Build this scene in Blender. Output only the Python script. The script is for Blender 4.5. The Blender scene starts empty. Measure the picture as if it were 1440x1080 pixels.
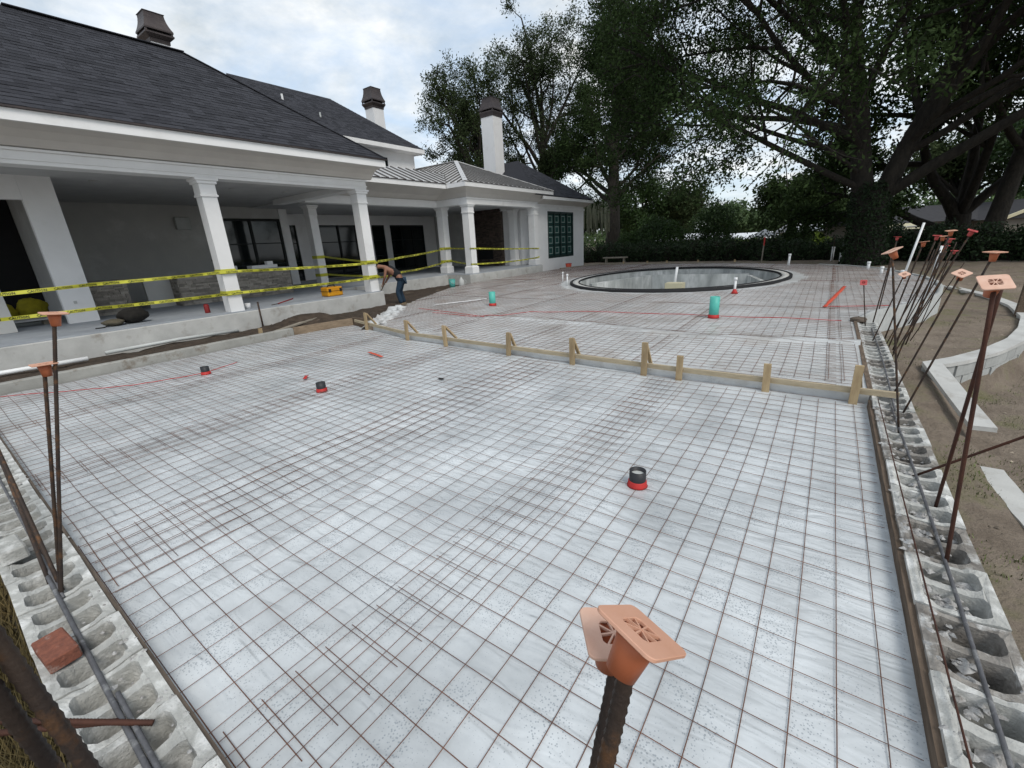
import bpy, bmesh, math, random
import numpy as np
from mathutils import Vector, Matrix, noise
R = math.radians
random.seed(7); rng = np.random.default_rng(7)
SC = bpy.context.scene
COL = SC.collection

# ------------------------------------------------------------------ camera
cam_d = bpy.data.cameras.new('camera'); cam = bpy.data.objects.new('camera', cam_d); COL.objects.link(cam)
cam_d.sensor_width = 36; cam_d.lens = 602.9 / 1440 * 36; cam_d.clip_start = .02; cam_d.clip_end = 3000
cam.matrix_world = Matrix.Translation((0, 0, 1.82)) @ Matrix.Rotation(R(36.27), 4, 'Z') @ Matrix.Rotation(R(90 - 18.2), 4, 'X') @ Matrix.Rotation(R(-3.235), 4, 'Z')
SC.camera = cam

# ------------------------------------------------------------------ sky, sun, exposure
SUN_EL, SUN_AZ = R(52), R(115)          # azimuth clockwise from +Y
w = bpy.data.worlds.new('World'); SC.world = w; w.use_nodes = True
nt = w.node_tree; nt.nodes.clear()
def N(t, typ, **kw):
    n = t.nodes.new(typ)
    for k, v in kw.items(): setattr(n, k, v)
    return n
out = N(nt, 'ShaderNodeOutputWorld'); bg = N(nt, 'ShaderNodeBackground'); bg.inputs[1].default_value = .12
sky = N(nt, 'ShaderNodeTexSky', sky_type='NISHITA', sun_disc=False, sun_elevation=SUN_EL, sun_rotation=SUN_AZ, air_density=1.0, dust_density=1.5)
tc = N(nt, 'ShaderNodeTexCoord'); sep = N(nt, 'ShaderNodeSeparateXYZ'); nt.links.new(tc.outputs['Generated'], sep.inputs[0])
ad = N(nt, 'ShaderNodeMath', operation='ADD'); ad.inputs[1].default_value = .22
mxz = N(nt, 'ShaderNodeMath', operation='MAXIMUM'); mxz.inputs[1].default_value = 0
nt.links.new(sep.outputs[2], mxz.inputs[0]); nt.links.new(mxz.outputs[0], ad.inputs[0])
dv = []
for i in (0, 1):
    d = N(nt, 'ShaderNodeMath', operation='DIVIDE'); nt.links.new(sep.outputs[i], d.inputs[0]); nt.links.new(ad.outputs[0], d.inputs[1]); dv.append(d)
cb = N(nt, 'ShaderNodeCombineXYZ'); nt.links.new(dv[0].outputs[0], cb.inputs[0]); nt.links.new(dv[1].outputs[0], cb.inputs[1])
nz = N(nt, 'ShaderNodeTexNoise'); nz.inputs['Scale'].default_value = 2.1; nz.inputs['Detail'].default_value = 9; nz.inputs['Roughness'].default_value = .58; nz.inputs['Distortion'].default_value = .5
nt.links.new(cb.outputs[0], nz.inputs['Vector'])
rp = N(nt, 'ShaderNodeValToRGB'); rp.color_ramp.elements[0].position = .28; rp.color_ramp.elements[1].position = .66
nt.links.new(nz.outputs[0], rp.inputs[0])
nz2 = N(nt, 'ShaderNodeTexNoise'); nz2.inputs['Scale'].default_value = 3.3; nz2.inputs['Detail'].default_value = 8; nz2.inputs['Roughness'].default_value = .6
nt.links.new(cb.outputs[0], nz2.inputs['Vector'])
cc = N(nt, 'ShaderNodeValToRGB')
cc.color_ramp.elements[0].position = .36; cc.color_ramp.elements[0].color = (3.3, 3.65, 3.9, 1)
cc.color_ramp.elements[1].position = .64; cc.color_ramp.elements[1].color = (5.9, 5.9, 5.75, 1)
nt.links.new(nz2.outputs[0], cc.inputs[0])
skb = N(nt, 'ShaderNodeMix', data_type='RGBA'); skb.inputs[0].default_value = .55
nt.links.new(sky.outputs[0], skb.inputs[6]); skb.inputs[7].default_value = (3.6, 4.5, 5.5, 1)
mx = N(nt, 'ShaderNodeMix', data_type='RGBA'); nt.links.new(rp.outputs[0], mx.inputs[0]); nt.links.new(skb.outputs[2], mx.inputs[6]); nt.links.new(cc.outputs[0], mx.inputs[7])
nt.links.new(mx.outputs[2], bg.inputs[0]); nt.links.new(bg.outputs[0], out.inputs[0])
sd = bpy.data.lights.new('sun', 'SUN'); sun = bpy.data.objects.new('sun', sd); COL.objects.link(sun)
sd.energy = 1.2; sd.angle = R(25); sd.color = (1, .95, .87)
sdir = Vector((math.sin(SUN_AZ) * math.cos(SUN_EL), math.cos(SUN_AZ) * math.cos(SUN_EL), math.sin(SUN_EL)))
sun.rotation_euler = sdir.to_track_quat('Z', 'Y').to_euler(); sun.location = (20, -10, 40)
SC.view_settings.view_transform = 'Standard'; SC.view_settings.look = 'None'; SC.view_settings.exposure = .68; SC.view_settings.gamma = 1
SC.view_settings.use_curve_mapping = False

# ------------------------------------------------------------------ materials
def mat(name, c1, c2=None, scale=6, rough=.8, bump=0, bscale=None, detail=6, c3=None, c3scale=1, c3amt=.5, metal=0, spec=.3, stretch=None, rnd=0, island=0, bdist=.02, trans=0):
    m = bpy.data.materials.new(name); m.use_nodes = True; t = m.node_tree; L = t.links.new
    b = t.nodes['Principled BSDF']; b.inputs['Roughness'].default_value = rough; b.inputs['Metallic'].default_value = metal; b.inputs['Specular IOR Level'].default_value = spec
    co = N(t, 'ShaderNodeTexCoord'); vec = co.outputs['Object']
    if stretch:
        mp = N(t, 'ShaderNodeMapping'); mp.inputs['Scale'].default_value = stretch; L(vec, mp.inputs[0]); vec = mp.outputs[0]
    c = None
    if c2 is None: c2 = tuple(x * .82 for x in c1)
    n1 = N(t, 'ShaderNodeTexNoise'); n1.inputs['Scale'].default_value = scale; n1.inputs['Detail'].default_value = detail; n1.inputs['Roughness'].default_value = .6; L(vec, n1.inputs[0])
    r1 = N(t, 'ShaderNodeValToRGB'); r1.color_ramp.elements[0].position = .32; r1.color_ramp.elements[1].position = .68
    r1.color_ramp.elements[0].color = (*c2, 1); r1.color_ramp.elements[1].color = (*c1, 1); L(n1.outputs[0], r1.inputs[0]); c = r1.outputs[0]
    if c3:
        n2 = N(t, 'ShaderNodeTexNoise'); n2.inputs['Scale'].default_value = c3scale; n2.inputs['Detail'].default_value = 8; n2.inputs['Roughness'].default_value = .65; L(vec, n2.inputs[0])
        r2 = N(t, 'ShaderNodeValToRGB'); r2.color_ramp.elements[0].position = 1 - c3amt - .08; r2.color_ramp.elements[1].position = 1 - c3amt + .08; L(n2.outputs[0], r2.inputs[0])
        mm = N(t, 'ShaderNodeMix', data_type='RGBA'); L(r2.outputs[0], mm.inputs[0]); L(c, mm.inputs[6]); mm.inputs[7].default_value = (*c3, 1); c = mm.outputs[2]
    if rnd or island:
        if island: src = N(t, 'ShaderNodeNewGeometry').outputs['Random Per Island']
        else: src = N(t, 'ShaderNodeObjectInfo').outputs['Random']
        a = rnd or island
        mr = N(t, 'ShaderNodeMapRange'); mr.inputs[3].default_value = 1 - a; mr.inputs[4].default_value = 1 + a; L(src, mr.inputs[0])
        hs = N(t, 'ShaderNodeHueSaturation'); L(c, hs.inputs['Color']); L(mr.outputs[0], hs.inputs['Value']); c = hs.outputs[0]
    L(c, b.inputs['Base Color'])
    if bump:
        n3 = N(t, 'ShaderNodeTexNoise'); n3.inputs['Scale'].default_value = bscale or scale * 4; n3.inputs['Detail'].default_value = 8; n3.inputs['Roughness'].default_value = .65; L(vec, n3.inputs[0])
        bp = N(t, 'ShaderNodeBump'); bp.inputs['Strength'].default_value = bump; bp.inputs['Distance'].default_value = bdist; L(n3.outputs[0], bp.inputs['Height']); L(bp.outputs[0], b.inputs['Normal'])
    if trans:
        o = t.nodes['Material Output']; tl = N(t, 'ShaderNodeBsdfTranslucent'); L(c, tl.inputs[0]); ms = N(t, 'ShaderNodeMixShader'); ms.inputs[0].default_value = trans
        L(b.outputs[0], ms.inputs[1]); L(tl.outputs[0], ms.inputs[2]); L(ms.outputs[0], o.inputs[0])
    return m
M = {}
M['white'] = mat('white_stucco', (.77, .77, .77), (.72, .72, .72), 2, .85, .2, 90, c3=(.66, .655, .64), c3scale=1.1, c3amt=.34)
M['trim'] = mat('white_trim', (.79, .79, .785), (.74, .74, .735), 2, .6, .06, 60, c3=(.68, .675, .66), c3scale=1.6, c3amt=.33)
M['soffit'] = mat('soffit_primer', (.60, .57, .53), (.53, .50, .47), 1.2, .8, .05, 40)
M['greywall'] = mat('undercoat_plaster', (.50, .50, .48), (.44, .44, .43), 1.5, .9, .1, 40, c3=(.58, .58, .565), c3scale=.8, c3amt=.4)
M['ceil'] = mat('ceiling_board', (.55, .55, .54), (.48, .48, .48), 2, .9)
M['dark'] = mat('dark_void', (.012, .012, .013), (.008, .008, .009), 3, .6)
M['glassdark'] = mat('dark_glass', (.010, .014, .015), (.006, .009, .010), 2, .06, spec=.5)
M['frame'] = mat('black_frame', (.012, .016, .016), (.009, .011, .011), 5, .45)
M['shingle'] = mat('asphalt_shingle', (.050, .052, .060), (.034, .035, .042), 45, .95, .5, 160, rnd=.25, spec=.12)
M['shinglestuff'] = mat('asphalt_shingle_far', (.050, .052, .060), (.034, .035, .042), 45, .95, .5, 160, island=.25, spec=.12)
M['roofdeck'] = mat('roof_underlay', (.04, .041, .048), (.03, .031, .036), 20, .95, .3, 90, spec=.1)
M['metalroof'] = mat('standing_seam', (.62, .61, .60), (.56, .55, .54), 3, .36, metal=.35, spec=.5, rnd=.04)
M['seam'] = mat('seam_shade', (.16, .155, .15), (.13, .125, .12), 3, .5, metal=.5)  # ribs darker than the pans: rib shading put into the colour
M['copper'] = mat('aged_copper', (.085, .070, .066), (.055, .046, .047), 4, .5, .1, 20, metal=.5)
M['concrete'] = mat('slab_concrete', (.52, .52, .50), (.40, .40, .385), 2.2, .9, .25, 40, c3=(.30, .28, .25), c3scale=3, c3amt=.36)
M['floor'] = mat('porch_floor', (.34, .37, .40), (.27, .29, .32), 2, .75, .1, 30)
M['cmu'] = mat('concrete_block', (.52, .52, .49), (.36, .36, .34), 14, .95, .6, 70, c3=(.70, .70, .68), c3scale=7, c3amt=.45, rnd=.12)
M['cmudirty'] = mat('concrete_block_stained', (.34, .32, .29), (.16, .145, .13), 12, .95, .7, 60, c3=(.66, .66, .64), c3scale=9, c3amt=.40, rnd=.1)
M['grout'] = mat('grout_splash', (.55, .55, .54), (.36, .35, .34), 20, .95, .8, 60, c3=(.2, .18, .16), c3scale=14, c3amt=.38)
M['bigconc'] = mat('retaining_block', (.42, .43, .42), (.34, .35, .34), 10, .95, .35, 70, rnd=.08)
M['poolwall'] = mat('pool_shotcrete', (.55, .565, .555), (.27, .285, .28), 2.4, .95, .5, 25, spec=.05, c3=(.70, .71, .70), c3scale=1.6, c3amt=.4, stretch=(1, 1, .3))
M['black'] = mat('black_foam', (.016, .016, .018), (.01, .01, .011), 9, .75, .3, 30)
M['wire'] = mat('rusty_wire', (.20, .095, .06), (.105, .056, .042), 3.5, .7, .2, 90, c3=(.11, .085, .08), c3scale=1.2, c3amt=.42, metal=.1)
M['rebar'] = mat('dark_rebar', (.075, .052, .038), (.038, .030, .028), 9, .65, .3, 120, metal=.45, c3=(.15, .075, .035), c3scale=18, c3amt=.40)
M['rebarred'] = mat('rusty_rebar', (.095, .040, .026), (.05, .025, .02), 9, .7, .3, 120, metal=.35)
M['greyrebar'] = mat('weathered_rebar', (.17, .17, .18), (.10, .10, .105), 12, .6, .3, 90, metal=.5, c3=(.42, .42, .41), c3scale=7, c3amt=.38)
M['cap'] = mat('faded_orange_plastic', (.60, .34, .24), (.53, .28, .185), 9, .6, .05, 60)
M['capdust'] = mat('dusty_orange_plastic', (.66, .44, .34), (.58, .35, .26), 25, .8, .1, 60)
M['capsleeve'] = mat('orange_plastic', (.44, .135, .06), (.36, .10, .045), 9, .5)
M['capred'] = mat('red_plastic', (.45, .08, .075), (.38, .06, .06), 9, .55)
M['wood'] = mat('form_lumber', (.42, .32, .19), (.29, .21, .12), 4, .85, .3, 40, stretch=(6, 6, 1.2), rnd=.15)
M['woodgrey'] = mat('weathered_lumber', (.30, .27, .22), (.20, .175, .14), 4, .9, .3, 40, stretch=(1, 7, 7), rnd=.1)
M['woodgreyY'] = mat('muddy_lumber', (.17, .125, .09), (.075, .055, .04), 5, .9, .3, 40, stretch=(7, 1, 7))
M['clodsand'] = mat('sand_clods', (.34, .29, .23), (.14, .115, .09), 3, 1, .4, 30, island=.5)
M['boardtan'] = mat('pale_form_board', (.44, .37, .26), (.31, .255, .17), 4, .85, .3, 40, stretch=(1, 7, 7), rnd=.1)
M['kerbgrey'] = mat('form_edge', (.34, .335, .31), (.25, .245, .225), 2.5, .9, .3, 40, c3=(.17, .14, .11), c3scale=4, c3amt=.38)
M['kerbwood'] = mat('soiled_plank', (.29, .22, .15), (.17, .125, .085), 4, .9, .3, 40, stretch=(7, 1, 7))
M['muddyX'] = mat('muddy_plank', (.15, .12, .095), (.07, .055, .043), 5, .9, .3, 40, stretch=(1, 7, 7))
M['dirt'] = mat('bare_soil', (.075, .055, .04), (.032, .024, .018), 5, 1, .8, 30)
M['pvc'] = mat('white_pvc', (.78, .79, .79), (.72, .73, .73), 5, .4)
M['greypipe'] = mat('grey_conduit', (.50, .52, .51), (.42, .44, .43), 5, .5)
M['green'] = mat('green_sewer_pipe', (.10, .46, .39), (.075, .38, .32), 8, .45)
M['red'] = mat('red_tape', (.48, .035, .030), (.36, .02, .02), 12, .5, .2, 40)
M['yellowtape'] = mat('caution_tape', (.56, .55, .06), (.46, .45, .05), 3, .45)
M['ink'] = mat('black_print', (.012, .012, .012), None, 5, .5)
M['yellow'] = mat('yellow_plastic', (.65, .30, .01), (.52, .22, .01), 6, .45)
M['sack'] = mat('yellow_sack', (.42, .36, .02), (.28, .24, .02), 6, .8)
M['brick'] = mat('red_brick', (.26, .095, .06), (.15, .06, .042), 40, .95, .5, 90, c3=(.42, .36, .32), c3scale=12, c3amt=.36)
M['darkbrick'] = mat('dark_brick', (.10, .075, .06), (.05, .04, .034), 6, .95, .4, 40, island=.4)
M['ledge'] = mat('ledge_stone', (.36, .33, .29), (.24, .22, .195), 9, .9, .5, 50, island=.35)
M['skin'] = mat('skin', (.26, .13, .085), (.21, .10, .065), 6, .55)
M['jeans'] = mat('blue_jeans', (.022, .045, .075), (.014, .03, .05), 20, .9)
M['tank'] = mat('black_tank', (.012, .014, .016), (.009, .01, .012), 20, .9)
M['hair'] = mat('dark_hair', (.018, .014, .013), None, 30, .7)
M['boot'] = mat('tan_boot', (.20, .15, .10), None, 10, .8)
M['bark'] = mat('oak_bark', (.034, .029, .023), (.015, .013, .011), 6, .95, .9, 14, stretch=(1, 1, .35), bdist=.08)
M['leafA'] = mat('oak_leaves', (.042, .066, .023), (.020, .036, .012), .5, .8, spec=.08, island=.5, trans=.25)
M['leafB'] = mat('tree_leaves', (.055, .075, .032), (.030, .046, .019), .4, .8, spec=.1, island=.45, trans=.25)
M['leafC'] = mat('shrub_leaves', (.045, .085, .022), (.022, .046, .012), .5, .6, island=.5, trans=.25)
M['leafD'] = mat('hedge_leaves', (.024, .045, .016), (.012, .026, .009), .6, .6, island=.45, trans=.15)
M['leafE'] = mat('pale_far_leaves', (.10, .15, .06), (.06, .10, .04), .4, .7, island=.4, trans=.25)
M['leafF'] = mat('bright_leaves', (.15, .22, .03), (.09, .14, .02), .6, .6, island=.4, trans=.3)
M['moss'] = mat('hanging_moss', (.16, .17, .12), (.10, .11, .08), 3, .95, island=.3)
M['grass'] = mat('dry_grass', (.13, .095, .04), (.07, .06, .025), 2, .9, island=.5)
M['greengrass'] = mat('thin_grass', (.13, .15, .06), (.09, .11, .04), 2, .9, island=.4)
M['farroof'] = mat('far_shingle_roof', (.05, .05, .055), (.038, .038, .042), 3, .95)
M['farwall'] = mat('far_beige_wall', (.22, .20, .175), (.19, .175, .15), 3, .9)
M['cream'] = mat('cream_wall', (.58, .54, .38), (.5, .46, .32), 3, .9)
M['palemetal'] = mat('pale_roof', (.62, .64, .66), (.55, .57, .6), 2, .6)
M['canvas'] = mat('white_canvas', (.80, .80, .80), (.74, .74, .74), 4, .8)
M['redcan'] = mat('red_can', (.22, .02, .02), None, 5, .5)
M['teal'] = mat('teal_plastic', (.10, .40, .36), (.08, .33, .30), 5, .5)
M['jug'] = mat('hazy_plastic', (.50, .51, .50), (.42, .43, .42), 5, .35)
M['counter'] = mat('countertop', (.5, .5, .5), None, 5, .6)
M['bagdark'] = mat('dark_canvas', (.022, .02, .017), (.012, .011, .010), 16, .9, .4, 40)
M['bagtan'] = mat('tan_canvas', (.12, .105, .075), (.08, .07, .05), 16, .9)
M['greenframe'] = mat('dark_green_frame', (.010, .030, .026), (.008, .022, .02), 5, .4)
M['pane'] = mat('green_tinted_glass', (.045, .10, .090), (.025, .065, .06), 3, .08, spec=.5)
M['sticker'] = mat('white_sticker', (.24, .31, .29), None, 8, .7)
# sand ground
def sand_mat():
    m = mat('sandy_ground', (.29, .24, .19), (.175, .14, .108), 2.2, 1, .9, 16, c3=(.15, .145, .07), c3scale=1.1, c3amt=.40, bdist=.09)
    return m
M['sand'] = sand_mat()
def poly_mat(name, dirty):
    m = bpy.data.materials.new(name); m.use_nodes = True; t = m.node_tree; L = t.links.new; b = t.nodes['Principled BSDF']
    b.inputs['Roughness'].default_value = .28; b.inputs['Specular IOR Level'].default_value = .45
    co = N(t, 'ShaderNodeTexCoord'); v = co.outputs['Object']
    n1 = N(t, 'ShaderNodeTexNoise'); n1.inputs['Scale'].default_value = 1.1; n1.inputs['Detail'].default_value = 9; n1.inputs['Roughness'].default_value = .62; L(v, n1.inputs[0])
    r1 = N(t, 'ShaderNodeValToRGB'); e = r1.color_ramp.elements; e[0].position = .30; e[0].color = (.36, .38, .39, 1) if not dirty else (.43, .435, .43, 1); e[1].position = .66; e[1].color = (.61, .64, .655, 1) if not dirty else (.62, .635, .635, 1); L(n1.outputs[0], r1.inputs[0])
    # fine dark droplets and grit
    vo = N(t, 'ShaderNodeTexVoronoi'); vo.inputs['Scale'].default_value = 85; L(v, vo.inputs[0])
    n2 = N(t, 'ShaderNodeTexNoise'); n2.inputs['Scale'].default_value = 4.5; n2.inputs['Detail'].default_value = 6; L(v, n2.inputs[0])
    mr = N(t, 'ShaderNodeMapRange'); mr.inputs[1].default_value = .42; mr.inputs[2].default_value = .62; mr.inputs[3].default_value = .10; mr.inputs[4].default_value = .33; L(n2.outputs[0], mr.inputs[0])
    lt = N(t, 'ShaderNodeMath', operation='LESS_THAN'); L(vo.outputs['Distance'], lt.inputs[0]); L(mr.outputs[0], lt.inputs[1])
    vb = N(t, 'ShaderNodeMath', operation='MULTIPLY'); vb.inputs[1].default_value = .55; L(lt.outputs[0], vb.inputs[0])
    m1 = N(t, 'ShaderNodeMix', data_type='RGBA'); L(vb.outputs[0], m1.inputs[0]); L(r1.outputs[0], m1.inputs[6]); m1.inputs[7].default_value = (.16, .19, .22, 1)
    # dirt smears
    n4 = N(t, 'ShaderNodeTexNoise'); n4.inputs['Scale'].default_value = .9 if dirty else 1.7; n4.inputs['Detail'].default_value = 10; n4.inputs['Roughness'].default_value = .72; L(v, n4.inputs[0])
    r4 = N(t, 'ShaderNodeValToRGB'); r4.color_ramp.elements[0].position = .50 if dirty else .55; r4.color_ramp.elements[1].position = .72 if dirty else .74; L(n4.outputs[0], r4.inputs[0])
    ml = N(t, 'ShaderNodeMath', operation='MULTIPLY'); ml.inputs[1].default_value = .75 if dirty else .6; L(r4.outputs[0], ml.inputs[0])
    m2 = N(t, 'ShaderNodeMix', data_type='RGBA'); L(ml.outputs[0], m2.inputs[0]); L(m1.outputs[2], m2.inputs[6]); m2.inputs[7].default_value = (.30, .26, .22, 1) if dirty else (.36, .37, .37, 1)
    L(m2.outputs[2], b.inputs['Base Color'])
    # film wrinkles: stretched noise
    mp = N(t, 'ShaderNodeMapping'); mp.inputs['Rotation'].default_value = (0, 0, R(-22)); mp.inputs['Scale'].default_value = (1.4, 6.5, 1); L(v, mp.inputs[0])
    n5 = N(t, 'ShaderNodeTexNoise', noise_type='RIDGED_MULTIFRACTAL'); n5.inputs['Scale'].default_value = 1.5; n5.inputs['Detail'].default_value = 2; n5.inputs['Distortion'].default_value = 1.2; L(mp.outputs[0], n5.inputs[0])
    b1 = N(t, 'ShaderNodeBump'); b1.inputs['Strength'].default_value = .5; b1.inputs['Distance'].default_value = .009; L(n5.outputs[0], b1.inputs['Height'])
    n7 = N(t, 'ShaderNodeTexNoise'); n7.inputs['Scale'].default_value = 2.6; n7.inputs['Detail'].default_value = 2.2; n7.inputs['Distortion'].default_value = .9; mp2 = N(t, 'ShaderNodeMapping'); mp2.inputs['Rotation'].default_value = (0, 0, R(-28)); mp2.inputs['Scale'].default_value = (1.1, 3.6, 1); L(v, mp2.inputs[0]); L(mp2.outputs[0], n7.inputs[0])
    b3 = N(t, 'ShaderNodeBump'); b3.inputs['Strength'].default_value = .75; b3.inputs['Distance'].default_value = .032; L(n7.outputs[0], b3.inputs['Height']); L(b3.outputs[0], b1.inputs['Normal'])
    n6 = N(t, 'ShaderNodeTexNoise'); n6.inputs['Scale'].default_value = 38; n6.inputs['Detail'].default_value = 4; L(v, n6.inputs[0])
    b2 = N(t, 'ShaderNodeBump'); b2.inputs['Strength'].default_value = .12; b2.inputs['Distance'].default_value = .008; L(n6.outputs[0], b2.inputs['Height']); L(b1.outputs[0], b2.inputs['Normal']); L(b2.outputs[0], b.inputs['Normal'])
    return m
M['poly'] = poly_mat('white_vapour_film', False); M['polyfar'] = poly_mat('soiled_vapour_film', True)

# ------------------------------------------------------------------ mesh helpers
class MB:
    def __init__(s): s.v = []; s.f = []
    def add(s, vs, fs):
        o = len(s.v); s.v += [tuple(map(float, p)) for p in vs]; s.f += [tuple(i + o for i in f) for f in fs]; return s
    def box(s, a, b):
        x0, y0, z0 = a; x1, y1, z1 = b
        return s.add([(x0, y0, z0), (x1, y0, z0), (x1, y1, z0), (x0, y1, z0), (x0, y0, z1), (x1, y0, z1), (x1, y1, z1), (x0, y1, z1)],
                     [(3, 2, 1, 0), (4, 5, 6, 7), (0, 1, 5, 4), (1, 2, 6, 5), (2, 3, 7, 6), (3, 0, 4, 7)])
    def bar(s, p, q, wx, wz, up=(0, 0, 1)):
        p = Vector(p); q = Vector(q); d = (q - p).normalized(); u = Vector(up)
        if abs(d.dot(u)) > .98: u = Vector((1, 0, 0))
        a = d.cross(u).normalized() * wx / 2; b = a.cross(d).normalized() * wz / 2
        vs = [p - a - b, p + a - b, p + a + b, p - a + b, q - a - b, q + a - b, q + a + b, q - a + b]
        return s.add(vs, [(3, 2, 1, 0), (4, 5, 6, 7), (0, 1, 5, 4), (1, 2, 6, 5), (2, 3, 7, 6), (3, 0, 4, 7)])
    def tube(s, pts, r, n=8, cap=True):
        pts = [Vector(p) for p in pts]; rs = r if hasattr(r, '__len__') else [r] * len(pts)
        o = len(s.v); ref = None
        for i, p in enumerate(pts):
            d = (pts[min(i + 1, len(pts) - 1)] - pts[max(i - 1, 0)])
            if d.length < 1e-9: d = Vector((0, 0, 1))
            d.normalize()
            if ref is None: ref = Vector((1, 0, 0)) if abs(d.x) < .8 else Vector((0, 1, 0))
            a = (ref - d * ref.dot(d)).normalized(); ref = a; b = d.cross(a)
            for k in range(n):
                t = 2 * math.pi * k / n; s.v.append(tuple(p + (a * math.cos(t) + b * math.sin(t)) * rs[i]))
        for i in range(len(pts) - 1):
            for k in range(n):
                k2 = (k + 1) % n; s.f.append((o + i * n + k, o + i * n + k2, o + (i + 1) * n + k2, o + (i + 1) * n + k))
        if cap:
            s.f.append(tuple(o + k for k in range(n))[::-1]); s.f.append(tuple(o + (len(pts) - 1) * n + k for k in range(n)))
        return s
    def loops(s, prof, c, square=True, n=20):
        """stacked rings (half width, z) round centre c"""
        o = len(s.v); k = 4 if square else n
        for h, z in prof:
            if square: pts = [(-h, -h), (h, -h), (h, h), (-h, h)]
            else: pts = [(h * math.cos(2 * math.pi * i / n), h * math.sin(2 * math.pi * i / n)) for i in range(n)]
            s.v += [(c[0] + x, c[1] + y, c[2] + z) for x, y in pts]
        for i in range(len(prof) - 1):
            for j in range(k):
                j2 = (j + 1) % k; s.f.append((o + i * k + j, o + i * k + j2, o + (i + 1) * k + j2, o + (i + 1) * k + j))
        s.f.append(tuple(o + j for j in range(k))[::-1]); s.f.append(tuple(o + (len(prof) - 1) * k + j for j in range(k)))
        return s
def mesh(name, mb, m, off=(0, 0, 0), smooth=False):
    me = bpy.data.meshes.new(name)
    me.from_pydata([(v[0] - off[0], v[1] - off[1], v[2] - off[2]) for v in mb.v], [], mb.f); me.materials.append(M[m] if isinstance(m, str) else m)
    if smooth: me.polygons.foreach_set('use_smooth', [True] * len(me.polygons))
    me.update(); return me
def wloc(o):
    p = Vector((0, 0, 0))
    while o: p += o.location; o = o.parent
    return p
def ob(name, mb, m, parent=None, smooth=False, loc=None):
    """one mesh object; verts given in world coordinates (parents are never rotated here)"""
    base = wloc(parent) if parent else Vector((0, 0, 0))
    l = Vector(loc) if loc else base
    o = bpy.data.objects.new(name, mesh(name, mb, m, l, smooth)); COL.objects.link(o)
    o.location = l - base; o.parent = parent; return o
def tag(o, label, cat, group=None):
    o['label'] = label; o['category'] = cat
    if group: o['group'] = group
    return o
def thing(name, label, cat, loc=(0, 0, 0), group=None):
    o = bpy.data.objects.new(name, None); COL.objects.link(o); o.location = loc; o.empty_display_size = .2; return tag(o, label, cat, group)
def struct(o): o['kind'] = 'structure'; return o
def bevel(o, wd, seg=1):
    b = o.modifiers.new('bevel', 'BEVEL'); b.width = wd; b.segments = seg; b.limit_method = 'ANGLE'; return o
def inst(name, me, parent, loc, rot=None):
    o = bpy.data.objects.new(name, me); COL.objects.link(o); o.parent = parent; o.location = loc
    if rot is not None: o.rotation_euler = rot
    return o
def copy_tree(o, parent=None):
    c = o.copy(); COL.objects.link(c); c.parent = parent
    for ch in list(o.children): copy_tree(ch, c)
    return c
def fn(x, y, s=1.0, seed=0): return noise.noise(Vector((x * s, y * s, seed)))
def leafmesh(name, P, size, m, flat=.0):
    """many small folded leaf quads at points P"""
    n = len(P); P = np.asarray(P, dtype=np.float64)
    a = rng.normal(size=(n, 3)); a /= np.linalg.norm(a, axis=1)[:, None]
    b = rng.normal(size=(n, 3)); b[:, 2] *= (1 - flat); b -= a * (a * b).sum(1)[:, None]; b /= np.linalg.norm(b, axis=1)[:, None]
    s = (size * rng.uniform(.6, 1.4, n))[:, None]
    V = np.empty((n, 4, 3)); V[:, 0] = P - a * s; V[:, 1] = P + b * s * .42; V[:, 2] = P + a * s; V[:, 3] = P - b * s * .42
    me = bpy.data.meshes.new(name); me.vertices.add(n * 4); me.vertices.foreach_set('co', V.ravel())
    me.loops.add(n * 4); me.loops.foreach_set('vertex_index', np.arange(n * 4)); me.polygons.add(n)
    me.polygons.foreach_set('loop_start', np.arange(n) * 4); me.polygons.foreach_set('loop_total', np.full(n, 4))
    me.materials.append(M[m]); me.update(calc_edges=True); return me

# ------------------------------------------------------------------ ground
def gz(x, y):
    z = -.35
    k = lambda a, b, t: max(0, min(1, (t - a) / (b - a)))
    right = -.72 + .40 * k(5, 9.5, y) + .12 * k(14, 19, y) + .10 * k(20, 27, y)
    if x > .75:
        z = -.35 + (right + .35) * k(.75, .86, x) if y < 13 else right
    if x > .95 and y < 21:
        px = float(np.interp(y, [8.7, 9.15, 9.95, 11.0, 12.2, 13.6, 15.3, 17.3, 19.0, 20.6], [1.38, 1.75, 2.25, 2.75, 3.15, 3.5, 3.68, 3.6, 3.25, 2.7])) if y > 8.7 else 1.4
        if y > 8.4 and x < px: z = -.33
        if x > px + .1: z = z + (-.80 - z) * k(px + .1, px + .35, x) * (1 - k(16, 20, y))
    if y < -.05: z = -.35 - .35 * k(-.05, -.14, y)
    if x < -10.25: z = z + (-.06 - z) * k(-10.25, -10.4, x)
    if y > 8 and x < -9: z = z + (-.05 - z) * k(8, 9.5, y)
    if y > 25: z = z + (-.05 - z) * k(25, 27.5, y)
    if y > 45: z = z - .9 * k(45, 75, y)
    if -12.6 < x < -10.3 and y < 9: 
        z += .30 * math.exp(-((x + 11.6) / .55) ** 2 - ((y - 6.3) / 1.0) ** 2) + .10 * math.exp(-((x + 11.3) / .5) ** 2 - ((y - 3.5) / 1.2) ** 2)
    if not (-10.2 < x < .75 and 0 < y < 25): z += .035 * fn(x, y, 1.3) + .02 * fn(x, y, 4.1, 3)
    return z
def pool_in(x, y, g=0): return ((x + 5.0) / (4.0 + g)) ** 2 + ((y - 18.5) / (5.0 + g)) ** 2 < 1
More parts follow.
